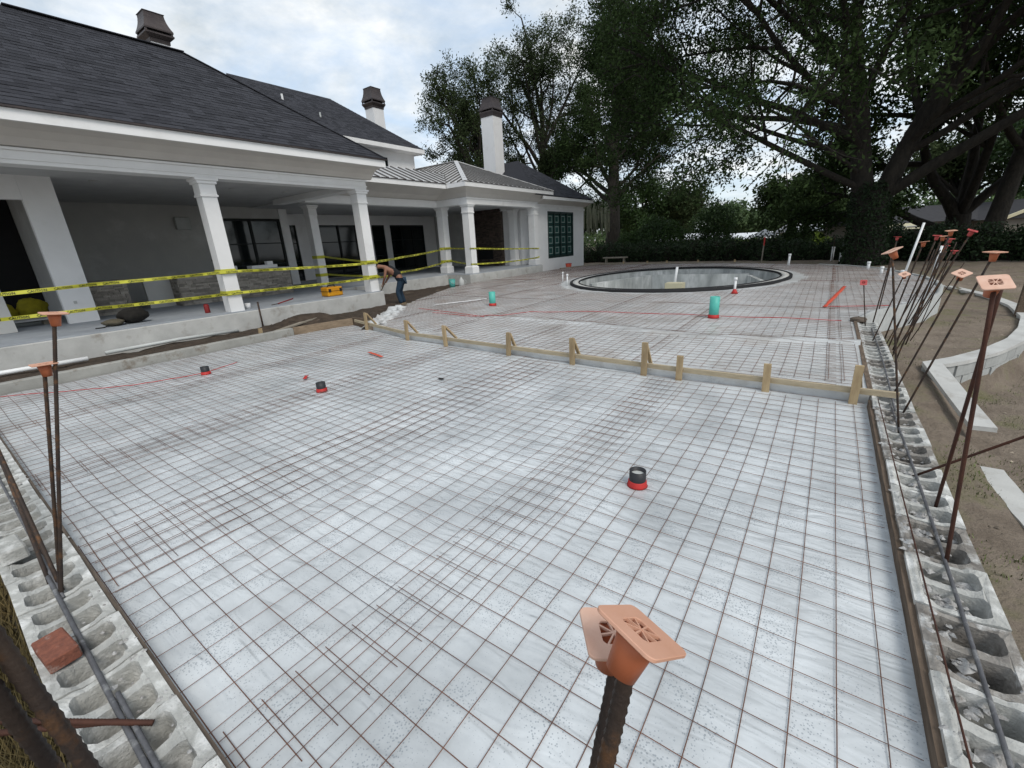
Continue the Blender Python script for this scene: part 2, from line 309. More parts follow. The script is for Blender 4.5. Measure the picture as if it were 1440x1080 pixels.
gx = np.unique(np.concatenate([np.linspace(-400, -60, 18), np.linspace(-60, -16, 23), np.arange(-16, 7, .16), np.linspace(7, 40, 34), np.linspace(40, 400, 18)]).round(4))
gy = np.unique(np.concatenate([np.linspace(-300, -20, 12), np.linspace(-20, -3, 18), np.arange(-3, 30, .18), np.linspace(30, 80, 51), np.linspace(80, 600, 18)]).round(4))
g = MB(); nx, ny = len(gx), len(gy)
g.v = [(x, y, gz(x, y)) for y in gy for x in gx]
for j in range(ny - 1):
    for i in range(nx - 1):
        if pool_in((gx[i] + gx[i + 1]) / 2, (gy[j] + gy[j + 1]) / 2, .22): continue
        g.f.append((j * nx + i, j * nx + i + 1, (j + 1) * nx + i + 1, (j + 1) * nx + i))
struct(ob('ground', g, 'sand', smooth=True))

# ------------------------------------------------------------------ house
H = thing('house', 'long white house with columned porches, dark shingle roofs and a metal-roofed bay', 'house', (-16, 8, 0))
def P(name, mb, m, parent=None, smooth=False): return ob(name, mb, m, parent or H, smooth)
B = lambda a, b: MB().box(a, b)
bevel(P('porch_slab', B((-23, -3, -.5), (-12.56, 9.86, .45)), 'concrete'), .02, 2)
P('porch_floor', B((-23, -3, .452), (-12.60, 9.82, .472)), 'floor')
bevel(P('porch_slab', B((-23, 9.87, -.5), (-15.6, 16.29, .45)), 'concrete'), .02, 2)
P('porch_floor', B((-23, 9.87, .452), (-15.64, 16.29, .472)), 'floor')
bevel(P('porch_slab', B((-23, 16.3, -.5), (-14.1, 23.05, .45)), 'concrete'), .02, 2)
P('porch_floor', B((-23, 16.3, .452), (-14.14, 23.0, .472)), 'floor')
# columns
def column(x, y, hw=.17, z0=.474, z1=3.72, plinth=True):
    c = P('column', MB().loops([(hw, z0), (hw, z1)], (x, y, 0)), 'trim')
    P('capital', MB().loops([(hw + .004, z1 - .42), (hw + .03, z1 - .415), (hw + .03, z1 - .37), (hw + .012, z1 - .36), (hw + .012, z1 - .13), (hw + .05, z1 - .12), (hw + .05, z1 - .07), (hw + .085, z1 - .05), (hw + .085, z1 - .001)], (x, y, 0)), 'trim', c)
    if plinth: P('base', MB().loops([(hw + .05, z0 + .001), (hw + .05, z0 + .30), (hw + .025, z0 + .33), (hw + .004, z0 + .34)], (x, y, 0)), 'trim', c)
    return c
column(-12.88, 5.13, plinth=False); column(-12.88, 9.62, plinth=False); column(-17.7, 10.75, plinth=False)
for x, y in ((-16.6, 17.35), (-14.62, 17.08), (-16.1, 23.0), (-14.62, 22.95)): column(x, y, .20)
# beams (one per run)
def beam(a, b): bevel(P('beam', B(a, b), 'trim'), .008)
beam((-13.10, -.3, 3.722), (-12.68, 9.84, 4.02)); beam((-17.95, 9.42, 3.724), (-13.11, 9.83, 4.02))
beam((-16.85, 9.85, 3.70), (-16.42, 16.85, 4.01)); beam((-16.85, 16.86, 3.702), (-14.84, 17.28, 4.01))
beam((-14.83, 16.86, 3.70), (-14.42, 23.2, 4.01)); beam((-17.0, 22.78, 3.704), (-14.84, 23.19, 4.01))
P('moulding', B((-12.677, -.3, 3.96), (-12.63, 9.88, 4.0)), 'trim'); P('moulding', B((-12.677, -.3, 3.80), (-12.655, 9.86, 3.83)), 'trim')
P('moulding', B((-14.417, 16.8, 3.95), (-14.37, 23.2, 3.99)), 'trim'); P('moulding', B((-16.417, 9.9, 3.95), (-16.37, 16.84, 3.99)), 'trim')
def prismY(prof, y0, y1):   # profile in (x,z)
    n = len(prof); mb = MB(); mb.add([(x, y0, z) for x, z in prof] + [(x, y1, z) for x, z in prof], [tuple(range(n)), tuple(range(2 * n - 1, n - 1, -1))] + [(i, n + i, n + (i + 1) % n, (i + 1) % n) for i in range(n)]); return mb
def prismX(prof, x0, x1):   # profile in (y,z)
    n = len(prof); mb = MB(); mb.add([(x0, y, z) for y, z in prof] + [(x1, y, z) for y, z in prof], [tuple(range(n)), tuple(range(2 * n - 1, n - 1, -1))] + [(i, n + i, n + (i + 1) % n, (i + 1) % n) for i in range(n)]); return mb
P('soffit', prismY([(-12.69, 4.022), (-12.62, 4.03), (-12.50, 4.16), (-12.3, 4.27), (-11.97, 4.315), (-11.97, 4.36), (-12.69, 4.36)], -.4, 10.03), 'soffit')
P('soffit', prismY([(-16.43, 4.012), (-16.1, 4.2), (-15.27, 4.42), (-15.27, 4.45), (-16.43, 4.45)], 9.9, 16.84), 'soffit')
P('soffit', prismY([(-14.43, 4.012), (-14.33, 4.2), (-14.07, 4.42), (-14.07, 4.45), (-14.43, 4.45)], 16.852, 24.3), 'soffit')
P('soffit', prismX([(16.85, 4.012), (16.75, 4.2), (16.42, 4.42), (16.42, 4.45), (16.85, 4.45)], -16.42, -14.44), 'soffit')
P('fascia', B((-11.968, -.5, 4.31), (-11.90, 10.1, 4.50)), 'trim'); P('fascia', B((-19.0, 10.035, 4.312), (-11.97, 10.098, 4.50)), 'trim')
P('fascia', B((-15.27, 10.1, 4.41), (-15.2, 16.33, 4.60)), 'trim'); P('fascia', B((-15.19, 16.35, 4.412), (-14.07, 16.415, 4.598)), 'trim'); P('fascia', B((-14.067, 16.35, 4.41), (-14.0, 24.36, 4.60)), 'trim')
cn = MB()
for (fx, ly, z_) in ((-14.43, 16.85, 4.012), (-14.33, 16.75, 4.2), (-14.07, 16.42, 4.42)): cn.v += [(fx, 16.85, z_), (fx, ly, z_), (-14.438, ly, z_)]
for i in (0, 3): cn.f += [(i, i + 1, i + 4, i + 3), (i + 1, i + 2, i + 5, i + 4)]
P('soffit', cn, 'soffit')
# ceilings and screen slot
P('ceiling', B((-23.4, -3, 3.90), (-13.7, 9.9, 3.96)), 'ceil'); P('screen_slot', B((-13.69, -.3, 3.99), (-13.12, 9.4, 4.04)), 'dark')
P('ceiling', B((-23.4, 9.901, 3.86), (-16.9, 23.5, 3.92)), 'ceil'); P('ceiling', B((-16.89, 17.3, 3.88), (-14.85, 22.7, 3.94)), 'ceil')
# porch walls
P('wall', B((-15.6, 2.29, .474), (-15.4, 2.88, 4.02)), 'white'); P('wall', B((-15.6, -3, 3.38), (-15.402, 2.288, 4.02)), 'white')
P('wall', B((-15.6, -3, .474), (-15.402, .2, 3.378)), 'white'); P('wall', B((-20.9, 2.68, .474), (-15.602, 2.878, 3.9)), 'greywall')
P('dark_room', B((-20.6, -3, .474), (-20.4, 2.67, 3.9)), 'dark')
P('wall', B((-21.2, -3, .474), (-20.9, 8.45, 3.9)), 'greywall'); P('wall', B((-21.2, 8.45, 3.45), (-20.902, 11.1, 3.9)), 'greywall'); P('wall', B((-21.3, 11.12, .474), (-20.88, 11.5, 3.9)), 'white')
def door(x, y0, y1, z1, n, z0=.475):
    d = P('door', MB().box((x - .06, y0, z0), (x - .03, y1, z1)), 'glassdark'); fr = MB(); 
    for i in range(n + 1):
        yy = y0 + (y1 - y0) * i / n; fr.box((x - .028, yy - .05, z0), (x + .03, yy + .05, z1))
    fr.box((x - .027, y0, z1 - .1), (x + .028, y1, z1 - .001)); fr.box((x - .027, y0, z0), (x + .028, y1, z0 + .16)); fr.box((x - .027, y0, z0 + 1.0), (x + .02, y1, z0 + 1.04)); fr.box((x - .027, y0, z0 + 1.9), (x + .02, y1, z0 + 1.94))
    P('door_frame', fr, 'frame', d); return d
door(-20.95, 8.5, 11.08, 3.44, 2)
P('wall', B((-23.3, 11.5, .474), (-23.0, 12.3, 3.86)), 'white'); door(-23.05, 12.3, 13.0, 3.4, 1); P('wall', B((-23.3, 13.0, .474), (-23.0, 14.3, 3.86)), 'white')
door(-23.05, 14.3, 16.7, 3.5, 2); P('wall', B((-23.3, 16.7, .474), (-23.0, 17.8, 3.86)), 'white'); door(-23.05, 17.8, 18.75, 3.3, 1); P('wall', B((-23.3, 18.75, .474), (-23.0, 19.2, 3.86)), 'white'); door(-23.05, 19.2, 22.1, 3.3, 3)
P('wall', B((-23.3, 22.1, .474), (-23.0, 23.6, 3.86)), 'white'); P('wall', B((-23.3, 11.5, 3.3), (-23.01, 23.6, 3.84)), 'white')
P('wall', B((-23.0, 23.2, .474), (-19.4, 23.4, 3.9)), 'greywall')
# brick fireplace inside the bay: individual courses too small to pick apart
fb = MB(); fb.box((-19.4, 22.75, .474), (-16.9, 23.3, 3.86))
zz = .50
while zz < 3.8:
    x = -19.4 + random.random() * .1
    while x < -17.0:
        ww = random.uniform(.18, .3); 
        if not (-18.8 < x < -17.6 and .9 < zz < 1.7): fb.box((x, 22.72 - random.random() * .02, zz), (x + ww - .012, 22.76, zz + .062))
        x += ww
    zz += .075
fpl = P('fireplace', fb, 'darkbrick'); fpl['kind'] = 'stuff'
P('firebox', B((-18.8, 22.70, .9), (-17.6, 22.77, 1.65)), 'dark')
P('wall', B((-16.9, 23.05, .474), (-16.35, 23.3, 3.7)), 'white'); P('wall', B((-15.75, 23.25, .474), (-14.75, 23.33, 3.7)), 'white')
# speaker box and outlets on porch back wall
sp = P('wall_speaker', B((-20.88, 6.95, 3.0), (-20.7, 7.45, 3.45)), 'greypipe'); bevel(sp, .02)
P('wall_box', B((-20.885, 7.9, 1.75), (-20.86, 8.3, 1.83)), 'dark'); P('wall_box', B((-15.398, 2.5, .95), (-15.385, 2.56, 1.02)), 'greywall')
for y in (3.7, 7.0, 8.7): P('ceiling_light', MB().loops([(.10, 3.88), (.09, 3.899)], (-15.6, y, 0), False), 'ceil')
# outdoor kitchen of ledge stone
def ledge(x0, y0, x1, y1, z0, z1):
    mb = MB(); mb.box((x0, y0 + .02, z0), (x1 - .02, y1, z1 - .001)); z = z0
    while z < z1 - .02:
        h = min(random.uniform(.035, .075), z1 - z); y = y0
        while y < y1 - .01:
            l = min(random.uniform(.12, .42), y1 - y); mb.box((x1 - .019, y + .004, z + .003), (x1 + random.uniform(0, .03), y + l - .004, z + h - .003)); y += l
        x = x0
        while x < x1 - .01:
            l = min(random.uniform(.12, .4), x1 - x); mb.box((x + .004, y0 + .019 - random.uniform(.02, .045), z + .003), (x + l - .004, y0 + .019, z + h - .003)); x += l
        z += h
    o = P('stone_counter', mb, 'ledge'); o['kind'] = 'stuff'; return o
ledge(-17.3, 2.95, -16.5, 3.9, .474, 1.42); ledge(-17.3, 5.15, -16.5, 8.75, .474, 1.38)
P('counter_panel', B((-17.28, 4.45, .474), (-17.1, 5.13, 1.30)), 'greywall'); P('countertop', B((-17.35, 6.2, 1.382), (-16.43, 8.8, 1.43)), 'counter')
# ---------------- shingle roofs
def hiproof(name, x0, x1, y0, y1, z0, zr, ridge, axis='Y'):
    """hip roof over rectangle x0>x1 (front eave x0); ridge = (a,b) along axis"""
    if axis == 'Y':
        xm = (x0 + x1) / 2; A, Bp = (xm, ridge[0], zr), (xm, ridge[1], zr)
        mb = MB().add([(x0, y0, z0), (x0, y1, z0), (x1, y1, z0), (x1, y0, z0), A, Bp], [(0, 1, 5, 4), (1, 2, 5), (2, 3, 4, 5), (3, 0, 4), (3, 2, 1, 0)])
    else:
        ym = (y0 + y1) / 2; A, Bp = (ridge[0], ym, zr), (ridge[1], ym, zr)
        mb = MB().add([(x0, y0, z0), (x0, y1, z0), (x1, y1, z0), (x1, y0, z0), A, Bp], [(0, 1, 4), (1, 2, 5, 4), (2, 3, 5), (3, 0, 4, 5), (3, 2, 1, 0)])
    return P(name, mb, 'roofdeck')
def shingles(roof, e0, e1, r0, r1, course, keep, ratio=1.0):
    """shingles on the slope with eave e0->e1 and ridge r0->r1 (r0 above e0)"""
    e0, e1, r0, r1 = map(Vector, (e0, e1, r0, r1)); u = (e1 - e0).normalized(); up = (r0 - e0); up = (up - u * up.dot(u)); L = up.length; v = up.normalized(); n = u.cross(v); 
    if n.z < 0: n = -n
    k = 0; items = []; s = 0.0
    while s < L - .02:
        t = s / L; a = e0.lerp(r0, t); b = e1.lerp(r1, t); ua = (a - e0).dot(u); ub = (b - e0).dot(u)
        t2 = min(1, (s + course) / L); ua2 = (e0.lerp(r0, t2) - e0).dot(u); ub2 = (e1.lerp(r1, t2) - e0).dot(u)
        lo, hi = max(ua, ua2) - .0, min(ub, ub2) + .0
        x = lo - random.random() * .2
        while x < hi:
            wd = random.choice((.16, .22, .30, .38)); xa, xb = max(x, lo), min(x + wd - .006, hi)
            if xb - xa > .03: items.append((xa, xb, s, random.choice((.005, .005, .011))))
            x += wd
        s += course
    q = Matrix((u, v, n)).transposed().to_4x4()
    def shape(wd, th): return MB().add([(0, 0, .002), (wd, 0, .002), (wd, course * 1.25, .001), (0, course * 1.25, .001), (0, 0, .006 + th), (wd, 0, .006 + th), (wd, course * 1.25, .003), (0, course * 1.25, .003)], [(3, 2, 1, 0), (4, 5, 6, 7), (0, 1, 5, 4), (1, 2, 6, 5), (2, 3, 7, 6), (3, 0, 4, 7)])
    cache = {}; base = wloc(roof); mb = MB(); rot = q.to_euler()
    items.sort(key=lambda it: ((e0 + u * it[0] + v * it[2]) - Vector((0, 0, 1.8))).length)
    for i, (xa, xb, s, th) in enumerate(items):
        p = e0 + u * xa + v * s
        if i < keep:
            key = (round((xb - xa) / .02) , th)
            if key not in cache: cache[key] = mesh('shingle', shape(max(.03, key[0] * .02), th), 'shingle')
            inst('shingle', cache[key], roof, p - base, rot)
        else:
            sh = shape(xb - xa, th); mb.add([e0 + u * (xa + w_[0]) + v * (s + w_[1]) + n * w_[2] for w_ in sh.v], sh.f)
    if mb.v: o = ob('shingle_field', mb, 'shinglestuff', roof); o['kind'] = 'stuff'
main = hiproof('roof', -11.87, -19.23, -.58, 10.18, 4.54, 7.36, (3.1, 6.52))
shingles(main, (-11.87, -.58, 4.54), (-11.87, 10.18, 4.54), (-15.55, 3.1, 7.36), (-15.55, 6.52, 7.36), .145, 300)
shingles(main, (-11.87, 10.18, 4.54), (-19.23, 10.18, 4.54), (-15.55, 6.52, 7.36), (-15.55, 6.52, 7.36), .145, 0)
P('drip_edge', B((-11.9, -.55, 4.505), (-11.85, 10.15, 4.537)), 'copper', main)
rc = MB().bar((-15.55, 3.1, 7.37), (-15.55, 6.52, 7.37), .22, .02); rc.bar((-15.55, 6.52, 7.37), (-11.9, 10.15, 4.56), .2, .02); P('ridge_cap', rc, 'shinglestuff', main)
r2 = hiproof('roof', -20.4, -27.16, 8.2, 20.38, 7.30, 9.9, (11.6, 17.0))
shingles(r2, (-20.4, 8.2, 7.30), (-20.4, 20.38, 7.30), (-23.78, 11.6, 9.9), (-23.78, 17.0, 9.9), .16, 0)
P('vent_pipe', MB().tube([(-22.6, 13.4, 8.9), (-22.6, 13.4, 9.22)], .05), 'pvc', r2); P('vent_pipe', MB().tube([(-21.7, 14.7, 8.2), (-21.7, 14.7, 8.5)], .04), 'greypipe', r2)
P('fascia', B((-20.45, 8.25, 7.08), (-20.38, 20.36, 7.29)), 'trim'); P('soffit', B((-20.95, 8.3, 7.05), (-20.455, 20.3, 7.10)), 'trim'); P('fascia', B((-27, 20.30, 7.082), (-20.455, 20.36, 7.29)), 'trim')
P('upper_wall', B((-26.7, 8.7, 3.95), (-20.9, 19.95, 7.1)), 'white')
wu = P('window', B((-20.895, 17.1, 5.6), (-20.86, 17.9, 6.7)), 'frame'); P('pane', B((-20.858, 17.16, 5.66), (-20.85, 17.84, 6.64)), 'glassdark', wu)
r3 = hiproof('roof', -13.98, -24.5, 22.45, 29.95, 4.36, 6.95, (-17.7, -22), 'X')
shingles(r3, (-13.98, 22.45, 4.36), (-13.98, 29.95, 4.36), (-17.7, 26.2, 6.95), (-17.7, 26.2, 6.95), .15, 0)
# side wing
P('wing_wall', B((-22, 23.34, -.4), (-14.6, 24.6, 4.1)), 'white'); P('wing_wall', B((-22, 28.0, -.4), (-14.602, 29.6, 4.1)), 'white'); P('wing_wall', B((-22, 24.6, -.4), (-14.604, 28.0, .74)), 'white'); P('wing_wall', B((-22, 24.6, 3.56), (-14.604, 28.0, 4.1)), 'white')
P('moulding', B((-14.596, 23.36, 3.68), (-14.55, 29.63, 3.80)), 'trim')
P('fascia', B((-14.06, 23.2, 4.16), (-14.0, 29.92, 4.32)), 'trim'); P('soffit', prismY([(-14.6, 3.95), (-14.5, 4.0), (-14.07, 4.16), (-14.07, 4.2), (-14.6, 4.2)], 23.35, 29.9), 'soffit')
win = P('window', B((-14.76, 24.6, .74), (-14.72, 28.0, 3.56)), 'greenframe')
fr = MB()
for i in range(5): yy = 24.6 + 3.4 * i / 4; fr.box((-14.719, yy - (.05 if 0 < i < 4 else 0) - (.1 if i == 4 else 0), .74), (-14.59, yy + (.05 if 0 < i < 4 else 0) + (.1 if i == 0 else 0), 3.56))
fr.box((-14.718, 24.7, 3.44), (-14.6, 27.9, 3.559)); fr.box((-14.718, 24.7, .741), (-14.6, 27.9, .88))
P('frame', fr, 'greenframe', win)
for i in range(4):
    for j in range(4):
        y0 = 24.72 + .85 * i - (.02 if i else 0); z0 = .92 + .635 * j
        pn = P('pane', B((-14.717, y0, z0), (-14.69, y0 + .68, z0 + .56)), 'pane', win)
        s = MB()
        for a, b in (((y0 + .1, z0 + .08), (y0 + .58, z0 + .13)), ((y0 + .1, z0 + .44), (y0 + .58, z0 + .49)), ((y0 + .1, z0 + .13), (y0 + .15, z0 + .44)), ((y0 + .53, z0 + .13), (y0 + .58, z0 + .44))): s.box((-14.689, a[0], a[1]), (-14.686, b[0], b[1]))
        P('sticker', s, 'sticker', win)
# ---------------- standing seam metal roofs: every pan its own part
mr_ = P('metal_roof', MB().add([(-14.0, 16.36, 4.60), (-14.0, 24.42, 4.60), (-18.03, 20.39, 6.34), (-24, 20.39, 6.34), (-24, 16.36, 4.60), (-24, 24.42, 4.60), (-15.2, 10.1, 4.60), (-15.2, 16.4, 4.60), (-17.2, 10.1, 5.46), (-17.2, 18.4, 5.46), (-20.95, 10.1, 5.46), (-20.95, 18.4, 5.46)],
     [(0, 1, 2), (0, 2, 3, 4), (1, 5, 3, 2), (6, 7, 9, 8), (8, 9, 11, 10)]), 'roofdeck')
def pans(e0, e1, tops, wd, roof):
    """tops(s) -> upper point for distance s along eave"""
    e0, e1 = Vector(e0), Vector(e1); L = (e1 - e0).length; u = (e1 - e0) / L; n = int(round(L / wd))
    for i in range(n):
        a, b = L * i / n, L * (i + 1) / n - .004; pa, pb, qa, qb = e0 + u * a, e0 + u * b, Vector(tops(a)), Vector(tops(b))
        nn = u.cross((qa - pa) if (qa - pa).length > .05 else (qb - pb)).normalized(); nn = nn if nn.z > 0 else -nn
        h = .012; r = .05; c = .05; m_ = MB(); d0 = (qa - pa); rb_ = MB()
        m_.add([pa + nn * h, pb + nn * h, qb + nn * h, qa + nn * h], [(0, 1, 2, 3)])
        if d0.length > .1: rb_.add([pa + nn * h, pa + u * c + nn * h, pa + u * c + nn * (h + r), pa + nn * (h + r), qa + nn * h, qa + u * c + nn * h, qa + u * c + nn * (h + r), qa + nn * (h + r)], [(0, 1, 2, 3), (3, 2, 6, 7), (1, 5, 6, 2), (0, 3, 7, 4), (4, 7, 6, 5)])
        pl_ = P('panel', m_, 'metalroof', roof)
        if rb_.v: P('seam', rb_, 'seam', roof)
ap = Vector((-18.03, 20.39, 6.34))
def front_top(s):
    h = 8.06; t = s / h * 2 if s < h / 2 else (h - s) / h * 2
    return (-14 - 4.03 * t, 16.36 + s, 4.6 + 1.74 * t)
pans((-14.0, 16.36, 4.60), (-14.0, 24.42, 4.60), front_top, .40, mr_)
pans((-14.0, 16.36, 4.60), (-24, 16.36, 4.60), lambda s: (-14 - s, 16.36 + min(s, 4.03), 4.6 + .4318 * min(s, 4.03)), .44, mr_)
pans((-15.2, 10.1, 4.60), (-15.2, 18.6, 4.60), lambda s: (-17.2, 10.1 + s, 5.46), .47, mr_)
hc = MB().bar((-14.02, 16.38, 4.64), ap + Vector((0, 0, .05)), .22, .03); hc.bar((-14.02, 24.40, 4.64), ap + Vector((0, 0, .05)), .2, .03); hc.bar(ap + Vector((0, 0, .05)), (-24, 20.39, 6.39), .22, .03); hc.bar((-15.2, 16.38, 4.63), (-17.2, 18.38, 5.49), .3, .01)
P('ridge_flashing', hc, 'metalroof', mr_)
P('drip_edge', B((-14.03, 16.34, 4.602), (-13.98, 24.44, 4.628)), 'copper', mr_); P('drip_edge', B((-15.22, 10.1, 4.602), (-15.17, 16.33, 4.63)), 'copper', mr_)
def chimney(x, y, hw, z0, z1, fl, top, ch):
    c = P('chimney', MB().loops([(hw, z0), (hw, z1)], (x, y, 0)), 'white')
    P('chimney_collar', MB().loops([(hw + .02, z1 - .10), (hw + .03, z1), (fl, z1 + ch * .14), (fl, z1 + ch * .20), (fl - .06, z1 + ch * .21)], (x, y, 0)), 'copper', c)
    P('chimney_flue', MB().loops([(fl * .72, z1 + ch * .2), (fl * .72, z1 + ch * .32)], (x, y, 0)), 'dark', c)
    pr = [(fl, z1 + ch * .30), (fl, z1 + ch * .36)] + [(fl + (top - fl) * (1 - (1 - t) ** 2), z1 + ch * (.36 + .62 * t)) for t in (.15, .3, .45, .6, .8, 1)] + [(top + .02, z1 + ch * .98), (top + .02, z1 + ch)]
    hood = P('chimney_hood', MB().loops(pr, (x, y, 0)), 'copper', c)
    for sx in (-1, 1):
        for sy in (-1, 1): P('hood_post', B((x + sx * (fl - .05) - .03, y + sy * (fl - .05) - .03, z1 + ch * .19), (x + sx * (fl - .05) + .03, y + sy * (fl - .05) + .03, z1 + ch * .31)), 'copper', c)
chimney(-20.0, 7.65, .27, 5, 9.06, .42, .29, .78)
chimney(-25.0, 20.9, .40, 5, 10.45, .52, .37, 1.05)
chimney(-18.6, 24.75, .47, 4.5, 9.45, .53, .40, .95)

# ------------------------------------------------------------------ porch clutter
FZ = .474
def bagmesh(c, sx, sy, sz, seed, n=12):
    mb = MB(); o = []
    for i in range(n + 1):
        t = i / n * math.pi
        for k in range(16):
            a = 2 * math.pi * k / 16; nn = 1 + .45 * fn(math.cos(a) * 1.5 + seed, math.sin(a) * 1.5 + t, 1.3, seed)
            mb.v.append((c[0] + sx * math.sin(t) * math.cos(a) * nn, c[1] + sy * math.sin(t) * math.sin(a) * nn, c[2] + max(0, sz * (1 - math.cos(t)) / 2 * (.85 + .15 * nn))))
    for i in range(n):
        for k in range(16): mb.f.append((i * 16 + k, i * 16 + (k + 1) % 16, (i + 1) * 16 + (k + 1) % 16, (i + 1) * 16 + k))
    return mb
t = thing('tool_bag', 'slumped black tool bag with tan pockets on the porch edge', 'bag', (-13.5, 3.0, FZ))
ob('bag_body', bagmesh((-13.5, 3.12, FZ + .001), .24, .30, .36, 3), 'bagdark', t, True); ob('pocket', bagmesh((-13.42, 2.72, FZ + .001), .18, .2, .16, 8), 'bagtan', t, True)
ob('handle', MB().tube([(-13.45, 3.02, FZ + .22), (-13.4, 3.08, FZ + .34), (-13.38, 3.2, FZ + .33), (-13.4, 3.28, FZ + .2)], .014), 'bagtan', t, True); ob('strap', MB().tube([(-13.35, 2.65, FZ + .06), (-13.25, 2.5, FZ + .012), (-13.3, 2.35, FZ + .012)], .012), 'bagdark', t, True)
t = thing('tool_case', 'yellow hard plastic tool case on the porch edge beside the corner column', 'case', (-13.25, 8.25, FZ))
bevel(ob('shell', B((-13.45, 8.02, FZ + .001), (-13.05, 8.58, FZ + .29)), 'yellow', t), .04, 3); ob('seam', B((-13.456, 8.01, FZ + .16), (-13.044, 8.59, FZ + .172)), 'ink', t)
ob('handle', MB().tube([(-13.25, 8.16, FZ + .28), (-13.25, 8.19, FZ + .345), (-13.25, 8.40, FZ + .345), (-13.25, 8.43, FZ + .28)], .018), 'bagdark', t, True)
for y in (8.1, 8.5): ob('latch', B((-13.05, y - .04, FZ + .14), (-13.03, y + .04, FZ + .24)), 'bagdark', t)
t = thing('red_can', 'small dark red can on the porch floor beside a column', 'can', (-13.4, 4.66, FZ)); ob('can_body', MB().loops([(.06, FZ + .001), (.063, FZ + .02), (.063, FZ + .2), (.055, FZ + .215)], (-13.4, 4.66, 0), False), 'redcan', t, True); ob('lid', MB().loops([(.05, FZ + .216), (.05, FZ + .235)], (-13.4, 4.66, 0), False), 'redcan', t)
t = thing('paper_cup', 'white cup standing on the porch floor beside a column', 'cup', (-12.95, 5.5, FZ)); ob('cup_body', MB().loops([(.055, FZ + .001), (.075, FZ + .15), (.068, FZ + .15), (.05, FZ + .02)], (-12.95, 5.5, 0), False), 'canvas', t, True)
t = thing('hand_tool', 'red handled bar lying on the porch floor', 'tool', (-13.0, 6.6, FZ)); ob('handle', MB().tube([(-13.0, 6.35, FZ + .02), (-13.05, 6.85, FZ + .1)], .018), 'redcan', t, True); ob('shaft', MB().tube([(-13.0, 6.35, FZ + .02), (-12.98, 6.15, FZ + .012)], .01), 'rebar', t, True)
t = thing('white_box', 'white carton lying on the stone counter', 'box', (-16.8, 8.1, 1.432)); bevel(ob('carton', B((-17.0, 7.5, 1.432), (-16.6, 8.4, 1.54)), 'canvas', t), .01); ob('flap', B((-16.9, 8.1, 1.541), (-16.7, 8.3, 1.66)), 'canvas', t)
t = thing('spray_can', 'small white can on the stone counter', 'can', (-16.7, 7.0, 1.432)); ob('can_body', MB().loops([(.05, 1.4325), (.05, 1.55), (.03, 1.58)], (-16.7, 7.0, 0), False), 'canvas', t, True)
for i, (x, y) in enumerate(((-17.5, 1.35), (-17.5, 2.0))):
    o = ob('cement_sack', bagmesh((x, y, FZ + .001), .3, .32, .62, 20 + i), 'sack', None, True, (x, y, FZ)); tag(o, 'full yellow sack standing inside the dark doorway', 'sack', 'sacks in the dark doorway')
o = ob('leaning_board', MB().bar((-15.0, .6, FZ + .003), (-15.25, .6, 2.0), 1.5, .03, (1, 0, 0)), 'greywall'); tag(o, 'grey sheet of board leaning against the wall by the doorway', 'board')
o = ob('work_table', B((-16.6, .9, FZ + .12), (-16.1, 2.2, FZ + .16)), 'counter'); tag(o, 'low pale board on blocks inside the dark doorway', 'board')
for y in (1.1, 2.0): o.select_set(False); b_ = ob('leg', B((-16.5, y - .05, FZ + .001), (-16.2, y + .05, FZ + .12)), 'woodgrey', o)

# ------------------------------------------------------------------ slabs of plastic film
def fline(x):
    xs = [-13, -10.2, -9.0, -7, -4.2, -1.4, .6, 3]; ys = [7.0, 6.75, 6.40, 5.95, 5.76, 5.62, 5.60, 5.6]
    return float(np.interp(x, xs, ys))
def zn(x, y):
    z = .010 * fn(x, y, 1.1, 1) + .007 * fn(x * 1.0 + y * .5, y * 2.2, 1.7, 5) + .0035 * abs(fn(x * .8 - y, y * 2.6, 3.2, 9))
    z += .014 * math.exp(-((x + 2.45 + .25 * y + .12 * math.sin(y * 3)) / .05) ** 2) * (1 if y < 2.2 else 0)      # fold running back from the near wall
    return z
def polygrid(us, vs, fz, cut=None):
    mb = MB(); nu = len(us)
    for v_ in vs:
        for u_ in us: mb.v.append(fz(u_, v_))
    for j in range(len(vs) - 1):
        for i in range(nu - 1):
            if cut:
                cx = sum(mb.v[k][0] for k in (j * nu + i, j * nu + i + 1, (j + 1) * nu + i)) / 3; cy = sum(mb.v[k][1] for k in (j * nu + i, j * nu + i + 1, (j + 1) * nu + i)) / 3
                if cut(cx, cy): continue
            mb.f.append((j * nu + i, j * nu + i + 1, (j + 1) * nu + i + 1, (j + 1) * nu + i))
    return mb
def near(u, v):
    x = -10.15 + u * 10.71; yb = .20; x2 = x
    if u > .985: x2 = x + .035 * fn(0, v * 9, 1.5, 4) + .02 * fn(0, v * 40, 1, 2)
    f = fline(x); y = yb + v * (f - yb)
    if v < .004: y += .012 * fn(x, 0, 3, 8)
    return (x2, y, zn(x2, y))
o = ob('plastic_sheet', polygrid(np.linspace(0, 1, 215), np.linspace(0, 1, 125), near), 'poly', None, True, (-5, 3, 0)); tag(o, 'clean white plastic film under the mesh in the nearer slab bay', 'plastic sheet')
EDGE = [(.56, 10.23), (.81, 11.14), (1.34, 12.15), (1.85, 13.15), (2.22, 14.4), (2.44, 15.74), (2.55, 17.2), (2.48, 18.6), (2.21, 19.9), (1.75, 22.0), (.6, 24.0), (-.66, 25.1), (-3, 26.4), (-5.5, 27.2), (-9.6, 27.3), (-12.5, 27.6)]
LEFT = [(-12.5, 27.6), (-13.7, 24.5), (-13.85, 23.1), (-13.8, 16.5), (-13.2, 13.8), (-11.6, 10.4), (-10.3, 8.4), (-9.2, 7.2), (-8.8, 6.4)]
